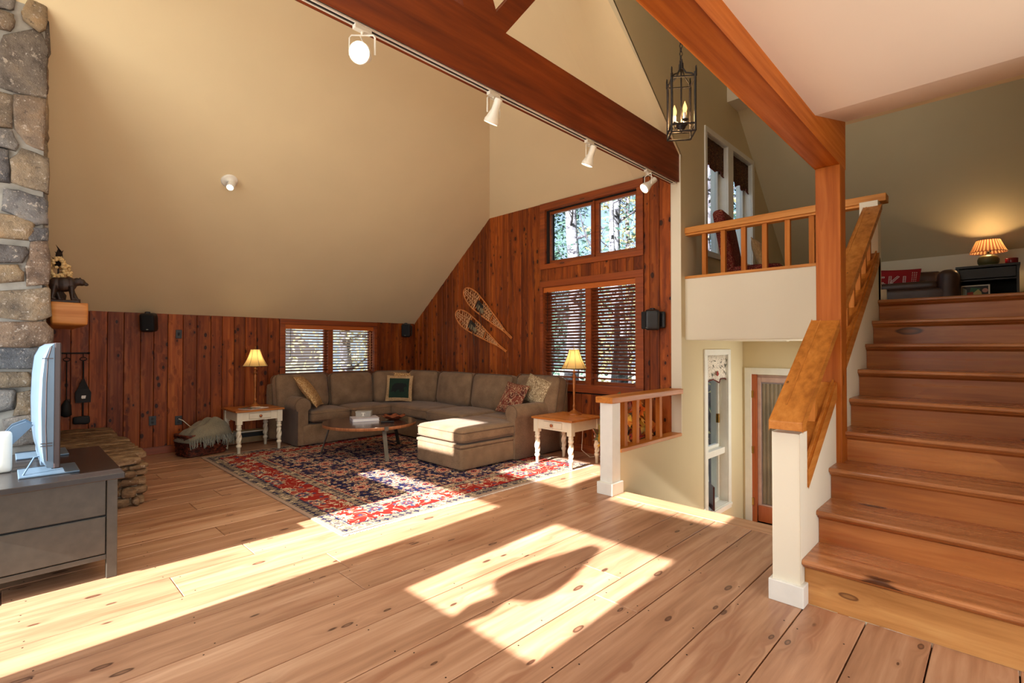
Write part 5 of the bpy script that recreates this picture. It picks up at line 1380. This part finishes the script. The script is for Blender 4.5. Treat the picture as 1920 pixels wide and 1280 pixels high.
for a in (200, 320, 80):
    x, y = .048*cos(R(a)), .048*sin(R(a)); 
    ca = MB().tube([(x*.5, y*.5, .068), (x*.9, y*.9, .06), (x, y, .075), (x, y, .092)], .005, 6).lathe([(.003, .088), (.022, .092), (.025, .10), (.012, .098), (.0, .097)], (x, y, 0), n=16).build('candle_arm', M['bronze'], lt)
    MB().cyl((x, y, .097), (x, y, .150), .0105, n=12).build('candle_sleeve', M['white'], ca)
    MB().lathe([(.006, .150), (.014, .165), (.016, .182), (.011, .205), (.004, .225), (.001, .235)], (x, y, 0), n=14).build('flame_bulb', M['flame'], ca)
m = MB(); z = ht+.135; k = 0
while z < 3.3:
    if k % 2: m.tube([(.010*cos(R(t)), 0, z+.019+.019*sin(R(t))) for t in range(0, 360, 45)], .0028, 4, True)
    else: m.tube([(0, .010*cos(R(t)), z+.019+.019*sin(R(t))) for t in range(0, 360, 45)], .0028, 4, True)
    z += .030; k += 1
m.tube([(.006+.012*sin(zz*9), .004, ht+.1+zz) for zz in [i*.05 for i in range(60)]], .002, 4)
stuff(m.build('chain', M['bronze'], lt))
light('lantern_light', 'POINT', (3.54, 1.70, 3.10), 16, (1, .62, .28), radius=.05)

# ================================================================== LOFT FURNITURE
LZ = 1.826
cb = thing('black_cabinet', 'low black cabinet with open shelf at the top of the stairs', 'cabinet', (9.0, .135, LZ))
MB().box(-.24, .24, -.30, .30, .60, .63).build('cabinet_top', M['cab'], cb, bevel=.003)
for y in (-.29, .265): MB().box(-.22, .22, y, y+.025, .03, .60).build('side', M['cab'], cb)
MB().chbox(-.235, -.21, -.262, .262, .46, .59, .004, up=(0, -1)).build('drawer', M['cab'], cb)
MB().box(-.22, .22, -.265, .265, .435, .452).build('shelf', M['cab'], cb); MB().box(-.22, .22, -.265, .265, .15, .17).build('shelf', M['cab'], cb); MB().box(.20, .22, -.265, .265, .03, .60).build('back', M['rubber'], cb)
MB().box(-.22, .22, -.265, .265, .03, .06).build('plinth', M['cab'], cb)
pic = thing('framed_picture', 'small white-bordered picture with red and green shapes in the black cabinet', 'picture', (8.80, .24, LZ+.171)); pic.rotation_euler = (0, R(6), 0)
MB().box(0, .008, -.13, .15, 0, .215).build('frame', M['white'], pic)
MB().box(-.002, 0, -.115, .135, .015, .20).build('print', plain('picture_black', (30, 34, 32), .5), pic)
def flatmat(n, c): return plain(n, c, .6, var=.02)
m = MB().prism([(.02, .05), (.085, .04), (.085, .12), (.03, .13)], 0, -.004, -.002); m.build('red_shape', flatmat('print_red', (170, 60, 40)), pic)
MB().prism([(-.06, .03), (.02, .03), (.03, .11), (-.02, .16), (-.05, .12)], 0, -.0038, -.002).build('cream_shape', flatmat('print_cream', (190, 180, 120)), pic)
MB().prism([(-.02, .10), (.06, .13), (.05, .185), (-.04, .17)], 0, -.0036, -.002).build('green_shape', flatmat('print_green', (60, 110, 80)), pic)
MB().lathe([(.028, 0), (0, .0005)], n=20, M=Matrix.Translation((-.0042, -.085, .14)) @ Matrix.Rotation(-pi/2, 4, 'Y')).build('round_shape', flatmat('print_pink', (200, 150, 140)), pic)
MB().prism([(.09, .02), (.13, .02), (.13, .19), (.09, .16)], 0, -.0034, -.002).build('grey_shape', flatmat('print_grey', (150, 160, 150)), pic)
ll = thing('pleated_table_lamp', 'lit lamp with pleated shade and squat olive pot base on the black cabinet', 'lamp', (9.0, .125, LZ+.631))
MB().lathe([(.06, 0), (.085, .01), (.105, .05), (.108, .09), (.095, .125), (.055, .15), (.02, .155), (.018, .17)], n=32).build('lamp_base', M['olivepot'], ll)
MB().cyl((0, 0, .165), (0, 0, .20), .014).ell((0, -.02, .20), (.02, .012, .012)).build('socket', M['black'], ll)
m = MB(); n = 120; vs = []
for (r_, z) in ((.182, .185), (.150, .255), (.115, .345)):
    for i in range(n): k = 1+.012*(1 if i % 4 < 2 else -1); vs.append((r_*k*cos(2*pi*i/n), r_*k*sin(2*pi*i/n), z))
fs = [(k*n+i, k*n+(i+1) % n, (k+1)*n+(i+1) % n, (k+1)*n+i) for k in range(2) for i in range(n)]
sh = m.add(vs, fs).build('lamp_shade', M['shade_pleat'], ll)
MB().tube([(.183*cos(2*pi*i/48), .183*sin(2*pi*i/48), .185) for i in range(48)], .004, 5, True).tube([(.116*cos(2*pi*i/48), .116*sin(2*pi*i/48), .345) for i in range(48)], .004, 5, True).build('shade_trim', M['maroontrim'], sh)
MB().ell((0, 0, .25), (.028, .028, .036)).build('bulb', M['bulb'], ll)
light('loft_lamp_light', 'POINT', (9.0, .125, LZ+.631+.26), 26, (1, .62, .28), radius=.03)
cn = thing('red_candle_glass', 'dark red glass candle holder on the black cabinet beside the lamp', 'candle', (8.95, -.09, LZ+.631))
MB().lathe([(.055, 0), (.06, .005), (.062, .075), (.056, .078), (.052, .02), (0, .018)], n=28).build('glass', M['red'], cn)
sc_ = thing('leather_sofa', 'dark brown leather sofa against the knee wall in the loft', 'sofa', (8.95, 1.3, LZ))
MB().soft((0, 0, .22), (.85, 1.7, .30), .05, n=8).build('base', M['leather'], sc_)
MB().soft((.28, 0, .44), (.24, 1.45, .42), .09, (.01, 0, .01), n=10, rot=(0, R(10), 0)).build('backrest', M['leather'], sc_)
for y in (-.80, .80): MB().soft((0, y, .33), (.86, .22, .52), .09, (0, .01, .01), n=10).build('arm', M['leather'], sc_)
for y in (-.36, .36): MB().soft((-.06, y, .40), (.66, .70, .12), .05, (0, 0, .015), n=10).build('seat_cushion', M['leather'], sc_)
# red knitted pillow with white letters
sk_, bm, Yf, XZ = pillow('throw_pillow', (8.79, 1.085, LZ+.47), .57, .42, .12, -1.50, -.20, .06, 'pillowred', 'red knitted pillow with white SKI lettering on the leather sofa')
def pflat(polys, name, mat, lift=.004):
    mb = MB()
    for poly in polys:
        # subdivide quads so they follow the pillow
        (a, b, c, d) = [Vector((*p, 0)) for p in poly]; K = 5; vs = []; fs = []
        for i in range(K+1):
            for j in range(3):
                p = (a.lerp(b, i/K)).lerp(d.lerp(c, i/K), j/2); u, v = p.x, p.y; x, z = XZ(u, v); vs.append(bm @ Vector((x, -Yf(u, v)-lift, z)))
        for i in range(K):
            for j in range(2): q = i*3+j; fs.append((q, q+3, q+4, q+1))
        mb.add(vs, fs)
    return mb.build(name, M[mat], sk_)
def rung(x0, y0, x1, y1, w=.055, k=9):
    """a knitted letter stroke: two thin rails with rungs between"""
    a = Vector((x0, y0)); b = Vector((x1, y1)); t = (b-a).normalized(); n = Vector((-t.y, t.x)); out = []
    for s in (-1, 1): out.append([tuple(a+n*s*w), tuple(b+n*s*w), tuple(b+n*s*(w-.016)), tuple(a+n*s*(w-.016))])
    L = (b-a).length
    for i in range(k+1): p = a+t*L*i/k; out.append([tuple(p-n*w-t*.012), tuple(p-n*w+t*.012), tuple(p+n*w+t*.012), tuple(p+n*w-t*.012)])
    return out
pflat(rung(-.40, .40, -.66, .40, k=4)+rung(-.70, .38, -.70, .06, k=4)+rung(-.66, .0, -.42, .0, k=4)+rung(-.40, -.04, -.40, -.38, k=4)+rung(-.44, -.42, -.70, -.42, k=4), 'letter_s', 'threadwhite')
pflat(rung(-.16, -.46, -.16, .46)+rung(-.10, .02, .16, .44, k=6)+rung(-.10, -.02, .16, -.44, k=6), 'letter_k', 'threadwhite')
pflat(rung(.40, -.44, .40, .44), 'letter_i', 'threadwhite')
dots = []
for cx in (.70, .78, .86):
    for k in range(13): y = -.72+.12*k; dots.append([(cx-.018, y-.022), (cx+.018, y-.022), (cx+.018, y+.022), (cx-.018, y+.022)])
    for k in range(0): pass
pflat(dots, 'stitch_dots', 'threadwhite')
# upholstered side chair behind the balcony railing
ch = thing('upholstered_chair', 'dark red damask slipper chair behind the balcony railing', 'chair', (6.10, 2.05, LZ), R(8))
MB().soft((0, -.02, .40), (.55, .60, .20), .05, (0, 0, .02), n=10).build('seat', M['reddamask'], ch)
MB().soft((-.02, .27, .78), (.54, .13, .80), .05, (0, .015, .0), n=10, rot=(R(-10), 0, 0)).build('backrest', M['reddamask'], ch)
for sx in (-1, 1):
    for sy in (-1, 1): MB().cyl((sx*.22, sy*.23, .31), (sx*.24, sy*.26, 0), .022, .014, 8).build('leg', M['walnut'], ch)
MB().soft((0, -.01, .30), (.50, .54, .05), .02, n=6).build('seat_frame', M['reddamask'], ch)
pillow('throw_pillow', (6.22, 2.02, LZ+.665), .36, .38, .12, .14, -.34, .0, 'tanpillow', 'tan silk pillow leaning on the red damask chair in the loft')
# soffit vent
tag(MB().box(6.95, 7.05, 1.95, 2.20, 1.480, 1.489).build('soffit_vent', M['white']), 'small white vent on soffit beneath the loft balcony', 'vent')

# ================================================================== VALANCES AND SILL PICTURE
def valance(name, label, x0, x1, ztop, h, yfront, mat, scal=3, mirror=False):
    t = thing(name, label, 'valance', ((x0+x1)/2, yfront, ztop-h)); w = x1-x0; n = 40; vs = []; fs = []; edge = []
    for j in range(5):
        for i in range(n+1):
            u = i/n; x = -w/2+w*u; fold = .012*sin(u*pi*7); dip = .05*abs(sin(u*pi*scal))
            zb = dip; z = zb+(h-zb)*j/4; vs.append((x, fold*(1-j/5)-.02, z))
            if j == 0: edge.append((x, fold-.022, z))
    for j in range(4):
        for i in range(n): q = j*(n+1)+i; fs.append((q, q+1, q+n+2, q+n+1))
    b = MB().add(vs, fs, True).build('valance_cloth', M[mat], t); b.modifiers.new('s', 'SOLIDIFY').thickness = .006
    MB().tube(edge, .009, 5).build('braid', M['maroontrim'], t)
    for sx in (-1, 1): MB().box(sx*w/2-.004, sx*w/2+.004, -.02, .10, .06, h).build('return', M[mat], t)
    return t
valance('floral_valance', 'white floral valance with maroon braid on the narrow stairwell window', 6.20, 6.90, 1.305, .36, PY+.03, 'flowervalance', 2)
valance('patterned_valance', 'dark patterned valance on the loft window nearest the lantern', 6.21, 6.85, 4.11, .40, PY+.06, 'brownvalance', 2)
valance('patterned_valance', 'dark patterned valance on the loft window nearest the loft slope', 7.05, 7.77, 4.11, .42, PY+.06, 'brownvalance', 3)
# roses on the floral valance
fv = bpy.data.objects['floral_valance']; m = MB(); rr = random.Random(4)
for (cx, cz, s_) in ((-.04, .12, .032),):
    for k in range(6):
        a = 2*pi*k/6; m.ell((cx+cos(a)*s_*.6, -.034, cz+sin(a)*s_*.6), (s_*.5, .004, s_*.5), n=10, m=4)
m.build('roses', plain('rose_print', (150, 52, 44), .8), fv)
m = MB()
for k in range(16):
    cx, cz, a = rr.uniform(-.3, .3), rr.uniform(.09, .33), rr.uniform(0, pi); m.ell((cx, -.033, cz), (.028, .004, .008), Matrix.Translation((cx, 0, cz)) @ Matrix.Rotation(a, 4, 'Y') @ Matrix.Translation((-cx, 0, -cz)), n=8, m=4)
m.build('leaf_print', plain('leaf_print', (96, 98, 88), .8), fv)
fp = thing('sill_picture', 'small dark framed print leaning in the narrow stairwell window', 'picture', (6.42, PY+.06, -.655)); fp.rotation_euler = (0, 0, R(38))
MB().box(-.16, .16, -.01, .012, 0, .30).build('frame', plain('maroon_frame', (70, 30, 26), .4), fp, bevel=.003); MB().box(-.135, .135, -.013, -.0095, .025, .275).build('print', M['frameart'], fp)

# ================================================================== AUTUMN ARRANGEMENT
fl = thing('autumn_leaf_arrangement', 'autumn leaf arrangement in white pot behind the short railing', 'plant', (5.06, 3.13, 0))
MB().lathe([(.07, 0), (.085, .01), (.10, .16), (.108, .19), (.098, .195), (.09, .17), (0, .165)], n=28).build('pot', M['pot'], fl)
lp = []; K = 5
for k in range(2*K+1):
    a = R(-150+300*k/(2*K))+pi/2; r_ = .055 if k % 2 == 0 else .028
    if k in (4, 6): r_ = .034
    if k == 5: r_ = .07
    lp.append((r_*cos(a), r_*sin(a)))
lp = [(0, -.03)]+[(x, y) for x, y in lp]
LM = MB().add([(x, y, .012*sin(60*x)) for x, y in lp]+[(0, 0, .004)], [(len(lp), i, (i+1) % len(lp)) for i in range(len(lp))]).mesh('leaf', M['autumn'])
rr = random.Random(21); m = MB()
for k in range(120):
    a = rr.uniform(0, 2*pi); el = rr.uniform(.15, 1.35); L = rr.uniform(.30, .66); r_ = L*cos(el)*.62; z = .20+L*sin(el)
    if z > .86: z = rr.uniform(.5, .86)
    p = (max(-.44, min(.33, r_*cos(a))), max(-.26, min(.34, r_*sin(a)))*.9, z)
    if k % 3 == 0: m.tube([(0, 0, .15), (p[0]*.3, p[1]*.3, z*.6+.08), p], .003, 4)
    l_ = link('leaf', LM, fl, loc=p, rot=(rr.uniform(.5, 2.4), rr.uniform(-.6, .6), rr.uniform(0, 6.28))); s_ = rr.uniform(1.1, 1.9); l_.scale = (s_, s_, s_)
m.build('stems', M['bark'], fl)
for k in range(26):
    a = rr.uniform(0, 2*pi); z = rr.uniform(.3, .78); r_ = rr.uniform(.1, .26); MB().ell((r_*cos(a), r_*sin(a)*.8, z), (.011, .011, .011), n=8, m=6).build('berry', plain('red_berry', (150, 24, 24), .3) if k == 0 else bpy.data.materials['red_berry'], fl)

# ================================================================== UNSEEN WINDOW LAMP whose shadow falls on the floor
wt = thing('console_table', 'narrow pine console table under the west window behind the viewer', 'table', (-.98, 1.86, 0))
MB().box(-.17, .17, -.55, .55, 1.10, 1.135).build('table_top', M['tabletop'], wt, bevel=.004)
for sx in (-1, 1):
    for sy in (-1, 1): MB().box(sx*.14-.02, sx*.14+.02, sy*.50-.02, sy*.50+.02, 0, 1.10).build('leg', M['tabletop'], wt)
wl_ = thing('window_table_lamp', 'unlit table lamp on the console table in the west window', 'lamp', (-.98, 1.90, 1.137)); K_ = .565
def hz(x): return (x+.98)*K_-1.137   # height above the table of a shadow point at floor x
MB().lathe([(.09, 0), (.09, .02), (.04, .05), (.035, hz(1.62)), (.078, hz(1.80)), (.050, hz(1.96)), (.022, hz(2.06)), (.012, hz(2.12)), (.012, hz(2.3))], n=28).build('lamp_base', M['pot'], wl_)
MB().lathe([(.185, hz(2.16)), (.188, hz(2.24)), (.165, hz(2.40)), (.115, hz(2.62)), (.075, hz(2.82)), (.06, hz(2.90))], n=32, cap=False).build('lamp_shade', M['shadeplain'], wl_)

# ================================================================== OUTSIDE
gr = struct(MB().add([(-30, -30, -1.6), (60, -30, -1.6), (60, 60, -1.6), (-30, 60, -1.6)], [(0, 1, 2, 3)]).build('ground', M['ground']))
def tree(x, y, r, h, mat, label, lean=(0, 0), branches=10, seed=1, leaves=0, lmat=None, crown=(3, 7, 1.6), lsize=.07, z0=-1.6):
    q = random.Random(seed); t = thing('tree', label, 'tree', (x, y, z0), 0, None)
    pts = [(lean[0]*k/8*h+.05*sin(k*1.3+seed), lean[1]*k/8*h+.05*cos(k*1.7+seed), h*k/8) for k in range(9)]
    MB().tube(pts, [r*(1.15 if k == 0 else 1-.07*k) for k in range(9)], 14).build('trunk', mat, t)
    m = MB(); tips = []
    for b in range(branches):
        k = q.uniform(.28, .98); i = min(7, int(k*8)); p = Vector(pts[i]).lerp(Vector(pts[i+1]), k*8-i); a = q.uniform(0, 2*pi); L = q.uniform(.9, 2.2)*(1.2-k*.5)
        pp = [p]; d = Vector((cos(a), sin(a), q.uniform(.1, .7)))
        for s_ in range(5): d = (d+Vector((q.uniform(-.3, .3), q.uniform(-.3, .3), q.uniform(-.15, .25)))).normalized(); pp.append(pp[-1]+d*L/5); tips.append(pp[-1])
        m.tube(pp, [r*.20*(1-s_/6.5) for s_ in range(6)], 5)
        for s_ in (2, 3, 4):
            d2 = (d+Vector((q.uniform(-1, 1), q.uniform(-1, 1), q.uniform(-.3, .6)))).normalized(); m.tube([pp[s_], pp[s_]+d2*.25, pp[s_]+d2*.25+Vector((q.uniform(-.2, .2), q.uniform(-.2, .2), q.uniform(0, .3)))], [r*.07, r*.05, r*.02], 4); tips.append(pp[s_]+d2*.3)
    if branches: m.build('branches', mat if mat != M['birch'] else M['bark'], t)
    if leaves:
        m = MB(); vs = []; fs = []
        for k in range(leaves):
            if tips and q.random() < .5: c = Vector(q.choice(tips))+Vector((q.gauss(0, .22), q.gauss(0, .22), q.gauss(0, .22)))
            else:
                zz = q.uniform(crown[0], crown[1]); rad = crown[2]*sqrt(q.random())*(1-.5*(zz-crown[0])/(crown[1]-crown[0])); a = q.uniform(0, 2*pi); c = Vector((rad*cos(a), rad*sin(a), zz))
            s_ = lsize*q.uniform(.6, 1.4); u = Vector((q.gauss(0, 1), q.gauss(0, 1), q.gauss(0, 1))).normalized(); v = u.orthogonal().normalized()
            n0 = len(vs); vs += [c-u*s_, c+v*s_*.5, c+u*s_, c-v*s_*.5]; fs.append((n0, n0+1, n0+2, n0+3))
        stuff(m.add(vs, fs).build('foliage', lmat, t))
    return t
tree(9.3, 7.10, .21, 9, M['birch'], 'pale birch trunk in the left pane of the upper gable window', (.004, .01), 7, 3, 0)
tree(9.2, 5.80, .17, 9, M['birch'], 'pale birch trunk in the right pane of the upper gable window', (-.006, .012), 8, 5, 0)
tree(11.6, 6.4, .10, 9, M['bark'], 'slender dark trunk beyond the right birch with crossing twigs', (.0, -.01), 34, 8, 500, M['conifer'])
tree(10.6, 5.55, .06, 8, M['birch'], 'thin pale trunk at the edge of the upper gable window', (.01, .0), 24, 18, 0)
tree(12.5, 10.6, .16, 9, M['bark'], 'bushy green tree behind the left birch seen through gable window', (0, 0), 16, 11, 7000, M['conifer'], (1.6, 8.5, 2.3), .09)
tree(13.5, 8.2, .12, 8, M['bark'], 'yellowing tree beyond the tall blinds', (0, 0), 14, 14, 2500, M['yellowleaf'], (1.2, 5.0, 2.0), .09)
tree(10.2, 4.2, .12, 7, M['bark'], 'dark leaning trunk behind the tall blinds', (.02, .03), 20, 16, 1200, M['yellowleaf'], (1, 4, 1.5), .07)
tree(7.2, 14.0, .2, 8, M['bark'], 'yellow-leaved tree outside the low window behind the sofa', (0, 0), 16, 25, 2500, M['yellowleaf'], (2, 7, 2.2), .09)
tree(11.5, 4.6, .10, 8, M['bark'], 'leafy tree outside the loft windows', (0, 0), 24, 33, 3500, M['conifer'], (1.5, 8, 1.6), .08)
tree(8.2, 5.3, .07, 8, M['birch'], 'slim birch close outside the stairwell windows', (.0, .0), 22, 41, 700, M['conifer'], (1.5, 8, .9), .06)
# neighbouring outbuilding seen through the low window
ob = thing('outbuilding', 'grey roofed outbuilding outside the low window behind the sofa', 'building', (6.4, 17.0, -1.6))
MB().box(-3, 1.2, 0, 4, 0, 2.6).build('wall', plain('outbuilding_wall', (212, 210, 214), .8), ob)
MB().prism([(-3.4, 2.5), (1.6, 2.5), (-.9, 4.6)], 1, -.3, 4.3).build('roof', plain('outbuilding_roof', (150, 140, 150), .8), ob)

# ---- groups of like things
GR = {'throw_pillow': 'throw pillows', 'track_spotlight': 'spotlights on the ceiling track', 'end_table': 'white end tables beside the sofa', 'table_lamp': 'candlestick lamps on the end tables',
      'wall_speaker': 'black wall speakers', 'snowshoe': 'pair of snowshoes on the wall', 'wall_outlet': 'black wall outlets', 'tree': 'trees outside the windows', 'wooden_blinds': 'brown wooden blinds', 'patterned_valance': 'valances on the loft windows'}
for o in COL.objects:
    if o.parent is None and o.get('label') and o.name.split('.')[0] in GR: o['group'] = GR[o.name.split('.')[0]]
